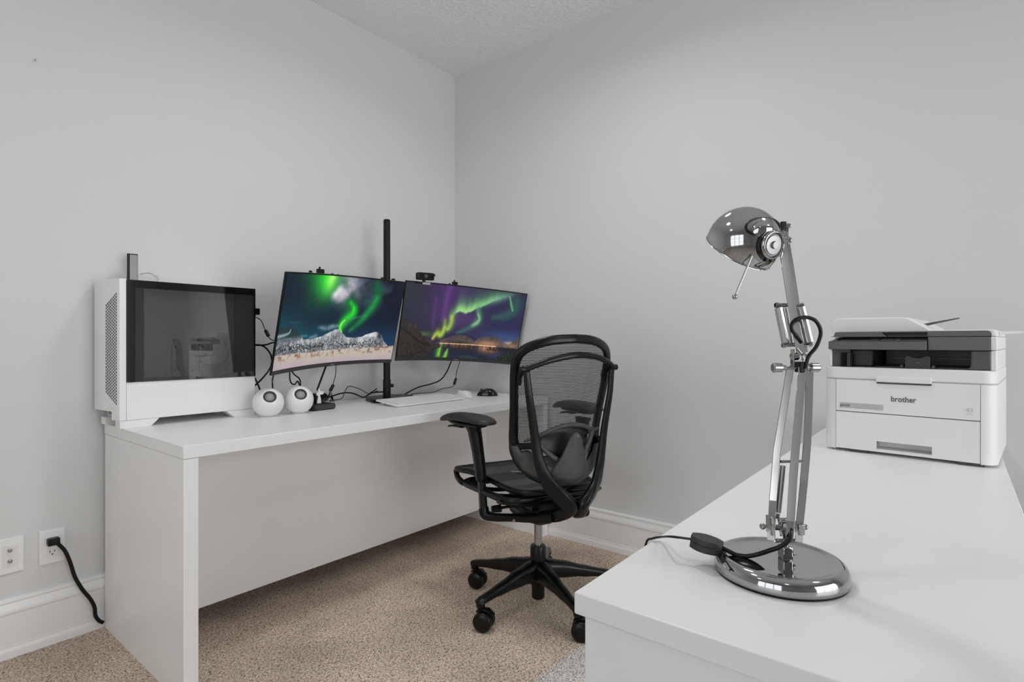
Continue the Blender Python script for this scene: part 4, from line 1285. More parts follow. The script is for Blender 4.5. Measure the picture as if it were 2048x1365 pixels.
# --- seat
def ring(z0, zf, zr, hw, yf, yr, rc=0.07, n=14, zs=0.0):
    pts = []
    for (cx_, cy_, a) in ((hw - rc, yf - rc, 0), (-hw + rc, yf - rc, PI / 2), (-hw + rc + 0.03, yr + rc, PI), (hw - rc - 0.03, yr + rc, 1.5 * PI)):
        for i in range(n // 2 + 1):
            t_ = a + PI / 2 * i / (n // 2)
            x, y = cx_ + rc * math.cos(t_), cy_ + rc * math.sin(t_)
            f = (y - yr) / (yf - yr)
            z = z0 + (zf - z0) * max(0, (f - 0.62) / 0.38) ** 1.5 + (zr - z0) * max(0, (0.28 - f) / 0.28) ** 1.5
            pts.append((x, y, z))
    return pts


hs = [(0.0, 0.306, 0.500), (0.120, 0.306, 0.501), (0.205, 0.300, 0.502), (0.242, 0.275, 0.507), (0.243, 0.225, 0.513), (0.224, 0.150, 0.517), (0.203, 0.075, 0.512), (0.188, 0.000, 0.504), (0.178, -0.080, 0.499), (0.155, -0.150, 0.498), (0.100, -0.185, 0.500), (0.0, -0.195, 0.502)]
hl = spline(hs, 4)
rgl = hl + [Vector((-p.x, p.y, p.z)) for p in hl[-2:0:-1]]
MB().sweep(rgl, 0.0090, 0.0115, n=12, e=2.5, closed=True).build('seat_frame', M_CHAIR, CH, angle=60)
hyy = [p.y for p in hl][::-1]; hxx = [p.x for p in hl][::-1]; hzz = [p.z for p in hl][::-1]
nu, nv = 24, 28
vs, fs, uvs = [], [], []
for j in range(nv + 1):
    y = -0.192 + (0.302 + 0.192) * j / nv
    f = j / nv
    hw = float(np.interp(y, hyy, hxx)); zed = float(np.interp(y, hyy, hzz))
    for i in range(nu + 1):
        s = -1 + 2 * i / nu
        vs.append((hw * s, y, zed + 0.004 - 0.026 * (1 - s * s) * math.sin(PI * min(1, f * 1.05)) ** 0.6))
        uvs.append((hw * s, y))
for j in range(nv):
    for i in range(nu):
        fs.append((j * (nu + 1) + i, j * (nu + 1) + i + 1, (j + 1) * (nu + 1) + i + 1, (j + 1) * (nu + 1) + i))


def uv_mesh(name, vs, fs, uvs, m, parent):
    me = bpy.data.meshes.new(name)
    me.from_pydata(vs, [], fs)
    uvl = me.uv_layers.new(name='UVMap')
    for lp in me.loops: uvl.data[lp.index].uv = uvs[lp.vertex_index]
    me.materials.append(m)
    me.shade_smooth()
    o = bpy.data.objects.new(name, me)
    COL.objects.link(o)
    o.parent = parent
    return o


uv_mesh('seat_mesh', vs, fs, uvs, M_SEATMESH, CH)
# front apron and lower pan
mb = MB()
mb.sweep(spline([(-0.240, 0.285, 0.498), (-0.243, 0.255, 0.474), (-0.235, 0.20, 0.462), (-0.17, 0.215, 0.455), (0, 0.230, 0.452), (0.17, 0.215, 0.455), (0.235, 0.20, 0.462), (0.243, 0.255, 0.474), (0.240, 0.285, 0.498)], 6), 0.011, 0.012, n=12, e=2.6)
mb.build('seat_apron', M_CHAIR, CH, angle=60)
rg2 = ring(0.464, 0.466, 0.470, 0.238, 0.225, -0.15, rc=0.06)
mb = MB().sweep(rg2, 0.014, 0.012, n=12, e=2.6, closed=True)
for yy in (-0.10, 0.02, 0.13):
    mb.sweep(spline([(-0.225, yy, 0.460), (-0.10, yy, 0.436), (0.10, yy, 0.436), (0.225, yy, 0.460)], 5), 0.018, 0.007, n=10, e=3)
mb.build('seat_pan', M_CHAIR, CH, angle=60)
# little metal buckle lying on the seat beside the back
t = thing('metal_clip', 'small silver metal clip lying on the black chair seat', 'clip', (1.8223, 1.4385, 0.5), math.radians(-60))
mb = MB().prism(rrect(-0.026, 0.008, 0.0, 0.014, 0.003), -0.0025, 0.002, 'z')
mb.prism(rrect(0.008, 0.024, 0.002, 0.011, 0.002), -0.0025, 0.001, 'z')
mb.build('clip_body', M_STEEL, t, bevel=0.001)
MB().cyl((0.020, 0.0065, 0.001), (0.020, 0.0065, 0.006), 0.0042, n=12).build('clip_stud', M_STEEL, t)

# --- backrest frame: closed loop seen from behind
half = [(0.0, -0.262, 1.058), (0.075, -0.252, 1.054), (0.135, -0.232, 1.040), (0.178, -0.208, 1.018), (0.197, -0.190, 0.985), (0.200, -0.180, 0.94),
        (0.197, -0.170, 0.88), (0.190, -0.156, 0.81), (0.184, -0.142, 0.74), (0.181, -0.136, 0.69), (0.174, -0.140, 0.645), (0.152, -0.158, 0.603),
        (0.114, -0.186, 0.572), (0.060, -0.212, 0.556), (0.0, -0.222, 0.551)]
wv = [0.017, 0.017, 0.017, 0.0175, 0.0175, 0.0165, 0.016, 0.016, 0.017, 0.018, 0.022, 0.026, 0.030, 0.034, 0.036]
loop = spline(half, 5)
wl = lerp_list(wv, 5)
full = loop + [Vector((-p.x, p.y, p.z)) for p in loop[-2:0:-1]]
wfull = wl + wl[-2:0:-1]


def frame_ups(P):
    """section thin direction = outward normal of the back surface (mostly -y)"""
    out = []
    for p in P:
        out.append((p.x * 0.9, -1.0, 0.18 - 0.9 * max(0, 0.62 - p.z) / 0.08 * 0.6))
    return out


MB().sweep(full, wfull, 0.0095, n=14, up=frame_ups(full), e=2.8, closed=True).build('backrest_frame', M_CHAIR, CH, angle=60)

# mesh surface
hz = [p[2] for p in half][::-1]; hx = [p[0] for p in half][::-1]; hy = [p[1] for p in half][::-1]
vs, fs, uvs = [], [], []
NZ, NX = 34, 22
for j in range(NZ + 1):
    z = 0.578 + (1.048 - 0.578) * j / NZ
    xe = float(np.interp(z, hz, hx)); ye = float(np.interp(z, hz, hy))
    yc = float(np.interp(z, [0.55, 0.65, 0.75, 0.9, 1.06], [-0.245, -0.205, -0.200, -0.225, -0.262]))
    for i in range(NX + 1):
        s = -1 + 2 * i / NX
        vs.append((xe * s, yc + (ye - yc) * s * s, z))
        uvs.append((xe * s, z))
for j in range(NZ):
    for i in range(NX):
        fs.append((j * (NX + 1) + i, j * (NX + 1) + i + 1, (j + 1) * (NX + 1) + i + 1, (j + 1) * (NX + 1) + i))
uv_mesh('back_mesh', vs, fs, uvs, M_BACKMESH, CH)

# lower shell of the backrest with the bulging centre cone
mb = MB()
NA, NB_ = 36, 8
vs, fs = [], []
inner = [(-0.180, 0.672), (-0.165, 0.648), (-0.145, 0.655), (-0.120, 0.628), (-0.08, 0.600), (-0.03, 0.585), (0.03, 0.585), (0.08, 0.600), (0.120, 0.628), (0.145, 0.655), (0.165, 0.648), (0.180, 0.672)]
outer = [(-0.188, 0.672), (-0.183, 0.640), (-0.170, 0.610), (-0.150, 0.580), (-0.10, 0.552), (-0.04, 0.532), (0.04, 0.532), (0.10, 0.552), (0.150, 0.580), (0.170, 0.610), (0.183, 0.640), (0.188, 0.672)]
inn = spline([(a, 0, b) for a, b in inner], 4); outn = spline([(a, 0, b) for a, b in outer], 4)
for i, (a, b) in enumerate(zip(inn, outn)):
    for k in range(NB_ + 1):
        t_ = k / NB_
        x = a.x * (1 - t_) + b.x * t_; z = a.z * (1 - t_) + b.z * t_
        y = -0.236 + 0.088 * (abs(x) / 0.19) ** 1.7 - 0.010 * math.sin(PI * t_) + 0.03 * max(0, t_ - 0.75)
        vs.append((x, y, z))
n_ = NB_ + 1
for i in range(len(inn) - 1):
    for k in range(NB_): fs.append((i * n_ + k, i * n_ + k + 1, (i + 1) * n_ + k + 1, (i + 1) * n_ + k))
mb.add(vs, fs)
o = mb.build('lower_back_shell', M_CHAIRGREY, CH, angle=80)
sm = o.modifiers.new('solid', 'SOLIDIFY'); sm.thickness = 0.007; sm.offset = 1.0
# cone cover
mb = MB()
vs, fs = [], []
rows_ = spline([(0.0, 0, 0.722), (0.016, 0, 0.712), (0.028, 0, 0.690), (0.040, 0, 0.660), (0.053, 0, 0.630), (0.070, 0, 0.600), (0.083, 0, 0.575), (0.083, 0, 0.557), (0.062, 0, 0.541), (0.0, 0, 0.535)], 4)
K = 14
for r_ in rows_:
    for i in range(K + 1):
        s = -1 + 2 * i / K
        wz = r_.x
        dep = -0.272 + 0.034 * (0.722 - r_.z) / 0.187 - 0.020 * (1 - s * s) * min(1, wz / 0.05) + 0.016 * (wz / 0.083) ** 2 * s * s + 0.012 * max(0, (0.56 - r_.z) / 0.03)
        vs.append((wz * s, dep, r_.z))
for j in range(len(rows_) - 1):
    for i in range(K): fs.append((j * (K + 1) + i, j * (K + 1) + i + 1, (j + 1) * (K + 1) + i + 1, (j + 1) * (K + 1) + i))
mb.add(vs, fs)
o = mb.build('centre_cone', M_CHAIRGREY, CH, angle=80)
sm = o.modifiers.new('solid', 'SOLIDIFY'); sm.thickness = 0.006; sm.offset = 0.0
MB().cyl((0, -0.278, 0.711), (0, -0.284, 0.711), 0.0028, n=12).build('cone_screw', M_DULLSTEEL, CH)

# lumbar wing behind the mesh
wing = spline([(-0.165, -0.185, 0.690), (-0.125, -0.208, 0.708), (-0.065, -0.228, 0.734), (0.0, -0.236, 0.746), (0.060, -0.230, 0.738), (0.105, -0.214, 0.720), (0.145, -0.190, 0.714), (0.168, -0.170, 0.714)], 5)
mb = MB().sweep(wing, lerp_list([0.004, 0.006, 0.008, 0.009, 0.008, 0.008, 0.006, 0.004], 5), 0.007, n=12, e=2.6, up=(0, -1, 0))
mb.sweep(spline([(-0.135, -0.206, 0.702), (-0.118, -0.214, 0.678), (-0.075, -0.228, 0.638), (-0.030, -0.236, 0.610)], 5), 0.009, 0.007, n=12, e=2.6, up=(0, -1, 0))
mb.sweep(spline([(0.112, -0.212, 0.714), (0.100, -0.218, 0.688), (0.075, -0.228, 0.653), (0.045, -0.236, 0.618)], 5), 0.009, 0.007, n=12, e=2.6, up=(0, -1, 0))
mb.build('lumbar_wing', M_CHAIRGREY, CH, angle=60)
mb = MB()
vs, fs = [], []
up_ = [(-0.125, 0.708), (-0.09, 0.724), (-0.05, 0.738), (0, 0.745), (0.05, 0.736), (0.09, 0.720), (0.108, 0.706)]
lo_ = [(-0.118, 0.690), (-0.095, 0.662), (-0.065, 0.635), (-0.02, 0.610), (0.030, 0.612), (0.065, 0.648), (0.092, 0.688)]
for (a, b), (c, d) in zip(up_, lo_):
    for k in range(5):
        t_ = k / 4
        x, z = a * (1 - t_) + c * t_, b * (1 - t_) + d * t_
        vs.append((x, -0.216 + 0.03 * (abs(x) / 0.15) ** 2 + 0.010 * math.sin(PI * t_), z))
for i in range(6):
    for k in range(4): fs.append((i * 5 + k, i * 5 + k + 1, (i + 1) * 5 + k + 1, (i + 1) * 5 + k))
mb.add(vs, fs)
o = mb.build('lumbar_pad', M_PAD, CH, angle=80)
sm = o.modifiers.new('solid', 'SOLIDIFY'); sm.thickness = 0.004; sm.offset = 0.0
for s in (-1, 1):
    MB().sweep(spline([(s * 0.180, -0.145, 0.668), (s * 0.165, -0.180, 0.672), (s * 0.148, -0.222, 0.680)], 4), 0.008, 0.012, n=10, e=3).build('lower_hinge', M_CHAIR, CH, angle=60)
    MB().sweep(spline([(s * 0.192, -0.175, 0.905), (s * 0.188, -0.192, 0.935), (s * 0.184, -0.222, 0.952)], 4), lerp_list([0.006, 0.009, 0.010], 4), lerp_list([0.030, 0.018, 0.012], 4), n=10, e=3).build('upper_hinge', M_CHAIR, CH, angle=60)
    MB().cyl((s * 0.172, -0.240, 0.951), (s * 0.208, -0.236, 0.951), 0.0115, n=20, bev=0.003).build('hinge_pin', M_CHAIR, CH)
# arched top bar
arch = spline([(-0.188, -0.240, 0.952), (-0.150, -0.252, 0.966), (-0.095, -0.266, 0.984), (0.0, -0.278, 1.000), (0.095, -0.266, 0.991), (0.150, -0.252, 0.973), (0.188, -0.240, 0.952)], 6)
MB().sweep(arch, lerp_list([0.010, 0.010, 0.011, 0.012, 0.011, 0.010, 0.010], 6), lerp_list([0.011, 0.010, 0.010, 0.010, 0.010, 0.010, 0.011], 6), n=14, e=2.6, up=(0, -1, 0.3)).build('arched_bar', M_CHAIR, CH, angle=60)
# the two uprights running down to the centre boss, then forward as the arm carriers
for s in (-1, 1):
    pts = [(s * 0.184, -0.238, 0.948), (s * 0.174, -0.240, 0.86), (s * 0.161, -0.238, 0.785), (s * 0.149, -0.236, 0.715), (s * 0.138, -0.238, 0.650), (s * 0.122, -0.246, 0.590), (s * 0.095, -0.262, 0.535), (s * 0.056, -0.276, 0.492), (s * 0.026, -0.268, 0.456), (s * 0.040, -0.230, 0.424), (s * 0.080, -0.16, 0.402)]
    ups = [(s * 0.25, -1, 0.1)] * 5 + [(s * 0.3, -1, 0.0), (s * 0.3, -1, -0.35), (s * 0.15, -0.8, -0.7), (s * 0.1, -0.5, -1), (0, -0.2, -1), (0, 0, -1)]
    P = spline(pts, 6)
    W = lerp_list([0.012, 0.0135, 0.015, 0.016, 0.018, 0.022, 0.028, 0.031, 0.030, 0.028, 0.022], 6)
    Tk = lerp_list([0.007, 0.007, 0.0075, 0.0080, 0.009, 0.010, 0.013, 0.018, 0.024, 0.024, 0.020], 6)
    U_ = [Vector(ups[min(i // 6, 10)]).lerp(Vector(ups[min(i // 6 + 1, 10)]), (i % 6) / 6) for i in range(len(P))]
    MB().sweep(P, W, Tk, n=16, e=3.0, up=[tuple(q) for q in U_]).build('back_upright', M_CHAIR, CH, angle=60)
    # arm carrier and riser
    car = spline([(s * 0.060, -0.225, 0.418), (s * 0.105, -0.13, 0.392), (s * 0.150, -0.05, 0.378), (s * 0.190, 0.004, 0.370), (s * 0.214, 0.036, 0.374), (s * 0.220, 0.045, 0.400)], 6)
    MB().sweep(car, lerp_list([0.026, 0.022, 0.019, 0.018, 0.019, 0.018], 6), lerp_list([0.018, 0.015, 0.014, 0.015, 0.018, 0.018], 6), n=14, e=2.8).build('arm_carrier', M_CHAIR, CH, angle=60)
    MB().cyl((s * 0.136, -0.071, 0.3795), (s * 0.158, -0.092, 0.3795), 0.005, n=12, bev=0.001).build('bolt', M_DULLSTEEL, CH)
    arm = MB().sweep([(s * 0.220, 0.045, 0.396), (s * 0.224, 0.045, 0.460), (s * 0.231, 0.046, 0.545)], 0.0145, 0.0175, n=18, e=3.0, up=(0, 1, 0)).build('arm_post', M_BLACKGLOSS, CH, angle=60)
    MB().sweep(spline([(s * 0.229, 0.046, 0.512), (s * 0.230, 0.046, 0.519), (s * 0.238, 0.050, 0.60), (s * 0.251, 0.056, 0.690), (s * 0.257, 0.058, 0.722)], 5), lerp_list([0.0175, 0.020, 0.0210, 0.0240, 0.029], 5), lerp_list([0.020, 0.0225, 0.024, 0.028, 0.036], 5), n=18, e=3.0, up=(0, 1, 0)).build('arm_sleeve', M_CHAIR, CH, angle=60)
    # pad: base plate, lever and padded top; slightly toed out
    zz = 0.737 if s < 0 else 0.760
    toe = math.radians(20) if s < 0 else math.radians(8)
    Mp = Matrix.Translation((s * 0.276 if s < 0 else s * 0.238, 0.080, zz)) @ Matrix.Rotation(toe, 4, 'Z')
    mb = MB()
    mb.sweep([Mp @ Vector(q) for q in ((0, -0.085, -0.010), (0, 0.0, -0.010), (0, 0.060, -0.006), (0, 0.085, 0.0))], [0.030, 0.033, 0.030, 0.024], [0.008, 0.009, 0.008, 0.007], n=16, e=3.5)
    mb.sweep([Mp @ Vector(q) for q in ((0, 0.020, -0.022), (0, 0.070, -0.024), (0, 0.105, -0.030))], [0.018, 0.014, 0.006], [0.007, 0.005, 0.004], n=12, e=3)
    pb = mb.build('pad_bracket', M_CHAIR, CH, angle=60)
    # padded top
    vs, fs = [], []
    NY, NXp = 26, 20
    for j in range(NY + 1):
        v = -1 + 2 * j / NY
        y = 0.148 * v
        hw = 0.046 * (1 - abs(v) ** 3.4) ** 0.42 * (1.0 - 0.16 * v)
        crown = 0.020 * (1 - abs(v) ** 4) ** 0.5
        drop = -0.020 * max(0, v) ** 2.4 - 0.010 * max(0, -v) ** 2
        for i in range(NXp):
            a = 2 * PI * i / NXp
            c_, s_ = math.cos(a), math.sin(a)
            x = hw * math.copysign(abs(c_) ** 0.75, c_)
            z = drop + (crown * abs(s_) ** 0.75 if s_ > 0 else -0.62 * crown * abs(s_) ** 0.6)
            vs.append(tuple(Mp @ Vector((x, y, z + 0.012))))
    for j in range(NY):
        for i in range(NXp):
            i2 = (i + 1) % NXp
            fs.append((j * NXp + i, j * NXp + i2, (j + 1) * NXp + i2, (j + 1) * NXp + i))
    MB().add(vs, fs).build('arm_pad', M_PAD, CH, angle=75)
# ================================================================== CHROME DESK LAMP
LM = thing('desk_lamp', 'chrome spring-arm desk lamp with a dome shade on the foreground desk', 'lamp', (0.778, 0.180, DT), HEAD - PI / 2)
# weighted round base
MB().lathe([(0.0, 0.0), (0.0785, 0.0), (0.0785, 0.0025)], 72).build('base_foam', M_BLACK, LM)
MB().lathe([(0.0, 0.003), (0.0790, 0.0026), (0.0802, 0.0036), (0.0804, 0.0080), (0.0796, 0.0130), (0.0782, 0.0170), (0.0758, 0.0204), (0.0728, 0.0224), (0.0700, 0.0230), (0.0675, 0.0225), (0.0650, 0.0212), (0.0610, 0.0202), (0.0500, 0.0198), (0.0, 0.0195)], 96).build('base', M_CHROME, LM, angle=80)
bx = 0.0085
mb = MB()
mb.box(bx - 0.0075, bx + 0.0058, -0.008, 0.008, 0.0192, 0.037)
mb.build('stem_clamp', M_CHROME, LM, bevel=0.002, segs=3)
MB().cyl((bx + 0.0045, -0.002, 0.0270), (bx + 0.0088, -0.006, 0.0290), 0.0030, n=16, bev=0.0006).build('clamp_screw', M_STEEL, LM)
MB().lathe([(0.0, 0.034), (0.0026, 0.034), (0.0030, 0.040), (0.0058, 0.056), (0.0062, 0.066), (0.0, 0.066)], 24, Matrix.Translation((bx, 0, 0))).build('stem', M_CHROME, LM)
# lower knuckle with its cross pins
mb = MB()
mb.box(-0.014, 0.010, -0.006, 0.006, 0.058, 0.0610)
mb.box(-0.014, -0.0115, -0.009, 0.009, 0.052, 0.074)
mb.box(0.0215, 0.0290, -0.008, 0.008, 0.052, 0.066)
mb.cyl((-0.024, 0, 0.0610), (0.034, 0, 0.0610), 0.0026, n=16)
mb.cyl((-0.0255, 0, 0.0612), (-0.0185, 0, 0.0612), 0.0040, n=18, bev=0.002)
mb.cyl((0.0290, 0, 0.0605), (0.0365, 0, 0.0605), 0.0036, n=18, bev=0.0018)
mb.cyl((-0.006, -0.010, 0.0720), (0.008, -0.010, 0.0720), 0.0036, n=16, bev=0.001)
mb.build('lower_knuckle', M_CHROME, LM, bevel=0.0006)


TC, TS = math.cos(0.42), math.sin(0.42)      # the arm pair is turned a little about the stem


def bar(name, pts, w_, t_, m=M_BARS, up=(0, 1, 0), bevel=0.0007):
    """flat channel bar: w_ half width across the view, t_ half depth"""
    mb = MB()
    P = [Vector(p) for p in pts]
    vs = []
    for p in P:
        for (a, b) in ((-w_, -t_), (w_, -t_), (w_, t_), (-w_, t_)):
            vs.append((p.x + a * TC + b * TS, p.y - a * TS + b * TC, p.z))
    fs = []
    for i in range(len(P) - 1):
        for k in range(4):
            k2 = (k + 1) % 4
            fs.append((i * 4 + k, i * 4 + k2, i * 4 + 4 + k2, i * 4 + 4 + k))
    fs += [(3, 2, 1, 0), tuple((len(P) - 1) * 4 + k for k in range(4))]
    return mb.add(vs, fs).build(name, m, LM, bevel=bevel, smooth=False)


bar('lower_arm', [(-0.0112, 0, 0.0441), (-0.0106, 0, 0.0596), (-0.0086, 0.0, 0.096), (-0.0015, 0.004, 0.1601), (0.008, 0.006, 0.212), (0.0181, 0.008, 0.2695)], 0.0046, 0.0050)
bar('lower_arm', [(0.0068, -0.012, 0.0516), (0.0081, -0.012, 0.0732), (0.0123, -0.01, 0.1244), (0.0165, -0.008, 0.1637), (0.022, -0.006, 0.2135), (0.0276, -0.004, 0.2688)], 0.0048, 0.0050)
bar('lower_arm', [(0.0245, 0, 0.0415), (0.0264, 0, 0.0694), (0.0316, 0.0, 0.1219), (0.0376, 0.004, 0.1666), (0.0407, 0.006, 0.212), (0.0431, 0.008, 0.2682)], 0.0046, 0.0050)
# tension springs hidden in tubes between the lower bars, with hook ends


def spring_rod(p, q, r, hook=True):
    p, q = Vector(p), Vector(q)
    mb = MB()
    n = 46
    d = (q - p)
    pts = []
    L_ = d.length
    t = d.normalized()
    a = t.cross(Vector((0, 1, 0))).normalized()
    b = t.cross(a)
    mb.cyl(p, q, r * 0.86, n=16)
    for i in range(n * 8 + 1):
        an = 2 * PI * i / 8
        pts.append(p + t * (L_ * i / (n * 8)) + a * (r * 0.92 * math.cos(an)) + b * (r * 0.92 * math.sin(an)))
    mb.sweep(pts, r * 0.16, r * 0.16, n=4)
    return mb


o = spring_rod((0.0044, 0.0, 0.1401), (-0.0015, 0.0, 0.0791), 0.0034).build('spring', M_STEEL, LM)
mb = MB()
mb.sweep([(-0.0021, 0, 0.0778), (-0.0028, 0, 0.0739), (-0.0015, 0, 0.0687), (0.0024, 0, 0.0557), (0.0044, 0, 0.0492)], [0.0034, 0.0030, 0.0012, 0.0035, 0.0040], 0.0007, n=8, up=(0, 1, 0))
mb.build('spring_hook', M_CHROME, LM)
MB().cyl((0.0011, 0.0, 0.1453), (0.031, 0, 0.1459), 0.0020, n=14).build('cross_pin', M_CHROME, LM)
MB().cyl((-0.0057, 0.002, 0.042), (0.0268, 0.002, 0.042), 0.0026, n=14, bev=0.0006).build('cross_pin', M_CHROME, LM)
# elbow with its two clamp knobs
EL = (0.0258, 0, 0.2673)
mb = MB()
mb.cyl((EL[0] - 0.024, 0, EL[2]), (EL[0] + 0.023, 0, EL[2]), 0.0022, n=16)
mb.cyl((EL[0] - 0.011, 0, EL[2] + 0.0140), (EL[0] - 0.0015, 0, EL[2] + 0.0150), 0.0050, n=18, bev=0.001)
mb.cyl((EL[0] + 0.011, 0.006, EL[2] + 0.0150), (EL[0] + 0.0185, 0.006, EL[2] + 0.0150), 0.0026, n=14, bev=0.001)
mb.box(EL[0] - 0.0100, EL[0] - 0.0080, -0.004, 0.004, EL[2] - 0.002, EL[2] + 0.024)
mb.sweep([(EL[0] - 0.006, -0.004, EL[2] + 0.026), (EL[0] + 0.0005, -0.005, EL[2] + 0.018), (EL[0] + 0.0015, -0.005, EL[2] + 0.010), (EL[0] - 0.0045, -0.004, EL[2] - 0.010)], 0.0010, 0.0016, n=8)
mb.build('elbow_joint', M_CHROME, LM, bevel=0.0004)
for s in (-1, 1):
    x0_ = EL[0] + (-0.0285 if s < 0 else 0.0195)
    MB().cyl((x0_ - 0.0065, 0, EL[2]), (x0_ + 0.0065, 0, EL[2]), 0.0066, 0.0060, n=28, bev=0.0015).cyl((x0_ - s * 0.0065, 0, EL[2]), (x0_ - s * 0.0105, 0, EL[2]), 0.0034, n=18).build('clamp_knob', M_STEEL, LM)
MB().box(EL[0] - 0.0038, EL[0] + 0.0045, -0.010, 0.006, EL[2] - 0.006, EL[2] + 0.008).build('elbow_cap', M_BLACK, LM, bevel=0.001)
# upper arm, two parallel bars
bar('upper_arm', [(0.0284, 0.0, 0.2829), (0.0226, 0.004, 0.3199), (0.0158, 0.01, 0.3826), (0.0092, 0.018, 0.45), (0.0088, 0.02, 0.4597)], 0.0052, 0.0045)
bar('upper_arm', [(0.0399, 0.012, 0.2872), (0.0354, 0.016, 0.3202), (0.0292, 0.022, 0.3839), (0.0231, 0.03, 0.4456)], 0.0030, 0.0040)
# spring cage at the lower end of the upper arm
for k, (a, b) in enumerate([((0.0033, 0.01, 0.3451), (0.0096, 0.004, 0.2997)), ((0.0122, 0.012, 0.3452), (0.0171, 0.006, 0.2991)), ((0.0329, 0.01, 0.3464), (0.0409, 0.004, 0.3004)), ((0.0281, 0.012, 0.3459), (0.0354, 0.006, 0.2984))]):
    spring_rod(a, b, 0.0050).build('spring', M_STEEL, LM) if k in (0, 2) else MB().cyl(a, b, 0.0028, n=14).build('spring_rod', M_CHROME, LM)
for (a, b) in [((-0.0003, 0.012, 0.3492), (0.0373, 0.012, 0.3492)), ((0.005, 0.004, 0.2965), (0.0442, 0.004, 0.2978))]:
    a_, b_ = Vector(a), Vector(b)
    mb = MB().cyl(a, b, 0.0028, n=18, bev=0.0006)
    mb.cyl(a_, a_ + (b_ - a_).normalized() * 0.005, 0.0038, n=18, bev=0.001)
    mb.cyl(b_, b_ - (b_ - a_).normalized() * 0.004, 0.0034, n=18, bev=0.001)
    mb.build('cross_pin', M_CHROME, LM)
# head joint
HJ = (0.0108, 0.02, 0.4557)
mb = MB()
mb.cyl((HJ[0] - 0.006, HJ[1], HJ[2]), (HJ[0] + 0.0135, HJ[1], HJ[2]), 0.0034, n=18, bev=0.001)
mb.cyl((HJ[0] + 0.0060, HJ[1], HJ[2] - 0.0195), (HJ[0] + 0.0140, HJ[1], HJ[2] - 0.0195), 0.0050, n=20, bev=0.0015)
mb.box(HJ[0] + 0.0075, HJ[0] + 0.0100, HJ[1] - 0.003, HJ[1] + 0.003, HJ[2] - 0.026, HJ[2] + 0.003)
mb.cyl((HJ[0] - 0.013, HJ[1] - 0.006, HJ[2] - 0.0215), (HJ[0] + 0.005, HJ[1] - 0.003, HJ[2] - 0.0225), 0.0032, n=16, bev=0.001)
mb.cyl((HJ[0] - 0.0210, HJ[1] - 0.010, HJ[2] - 0.0205), (HJ[0] - 0.012, HJ[1] - 0.008, HJ[2] - 0.0210), 0.0052, n=22, bev=0.0012)
mb.ball((HJ[0] - 0.0100, HJ[1] - 0.009, HJ[2] - 0.0175), 0.0030)
mb.box(HJ[0] - 0.0350, HJ[0] - 0.0190, HJ[1] - 0.012, HJ[1] - 0.008, HJ[2] - 0.0225, HJ[2] - 0.0165)
mb.build('head_joint', M_CHROME, LM, bevel=0.0006)
MB().box(HJ[0] - 0.0025, HJ[0] + 0.0045, HJ[1] - 0.008, HJ[1] + 0.003, HJ[2] - 0.008, HJ[2] + 0.0045).build('joint_cap', M_BLACK, LM, bevel=0.001)
# dome shade: a hemisphere whose mouth looks down, left and away
SCn = Vector((-0.0342, 0.032, 0.4345))
SR = 0.0478
mouth = Vector((-0.30, 0.57, -0.76)).normalized()
Ms = Matrix.Translation(SCn) @ (-mouth).to_track_quat('Z', 'Y').to_matrix().to_4x4()
prof = []
AM = math.radians(103)
for i in range(29):
    a = AM * i / 28
    prof.append((SR * math.sin(a), SR * math.cos(a) * 1.02))
rr_, zz_ = prof[-1]
prof += [(rr_ + 0.0006, zz_ - 0.0010), (rr_ - 0.0006, zz_ - 0.0014)]
for i in range(28, -1, -1):
    a = AM * i / 28
    prof.append(((SR - 0.0014) * math.sin(a), (SR - 0.0014) * math.cos(a) * 1.02))
MB().lathe(prof, 96, Ms).build('lamp_shade', M_CHROME, LM, angle=70)
# bulb holder passing through the side of the dome towards the joint
hd = Vector((0.36, -0.92, -0.20)).normalized()
pC = SCn + hd * SR
Mh = Matrix.Translation(pC) @ hd.to_track_quat('Z', 'Y').to_matrix().to_4x4()
MB().lathe([(0.0, -0.010), (0.0195, -0.010), (0.0200, -0.004), (0.0195, 0.0015), (0.0165, 0.0025), (0.0165, 0.0045), (0.0, 0.0045)], 40, Mh).build('collar', M_BLACKGLOSS, LM)
MB().lathe([(0.0170, 0.001), (0.0182, 0.002), (0.0185, 0.0045), (0.0175, 0.0065), (0.0158, 0.0068), (0.0146, 0.0050), (0.0146, 0.0030)], 40, Mh).build('collar_ring', M_CHROME, LM, angle=60)
MB().lathe([(0.0, 0.0090), (0.0045, 0.0090), (0.0050, 0.0060), (0.0118, 0.0056), (0.0122, 0.0046), (0.0, 0.0046)], 40, Mh).build('collar_hub', M_DULLSTEEL, LM, angle=40)
for a_ in (-0.0065, 0.0015):
    MB().box(a_, a_ + 0.0055, -0.0215, -0.0145, -0.003, 0.003, M=Mh).build('collar_lug', M_BLACK, LM, bevel=0.0008)
MB().lathe([(0.0, 0.0075), (0.006, 0.0085), (0.011, 0.0066), (0.0155, 0.0020), (0.0178, -0.0045), (0.0182, -0.0065), (0.0, -0.0065)], 40,
           Matrix.Translation((-0.0249, -0.01, 0.4463)) @ Vector((0.15, -0.62, 0.77)).to_track_quat('Z', 'Y').to_matrix().to_4x4() @ Matrix.Diagonal((1.05, 0.75, 1, 1))).build('bell_cap', M_CHROME, LM, angle=60)
MB().cyl((-0.0411, -0.012, 0.4108), (-0.0591, -0.006, 0.3622), 0.0014, n=12).ball((-0.0604, -0.006, 0.3589), 0.0035).build('handle_rod', M_CHROME, LM)
MB().ball(tuple(SCn - mouth * 0.004), 0.013, sc=(1, 1, 1)).build('bulb', mat('bulb_glass', (0.85, 0.85, 0.83), 0.2), LM)
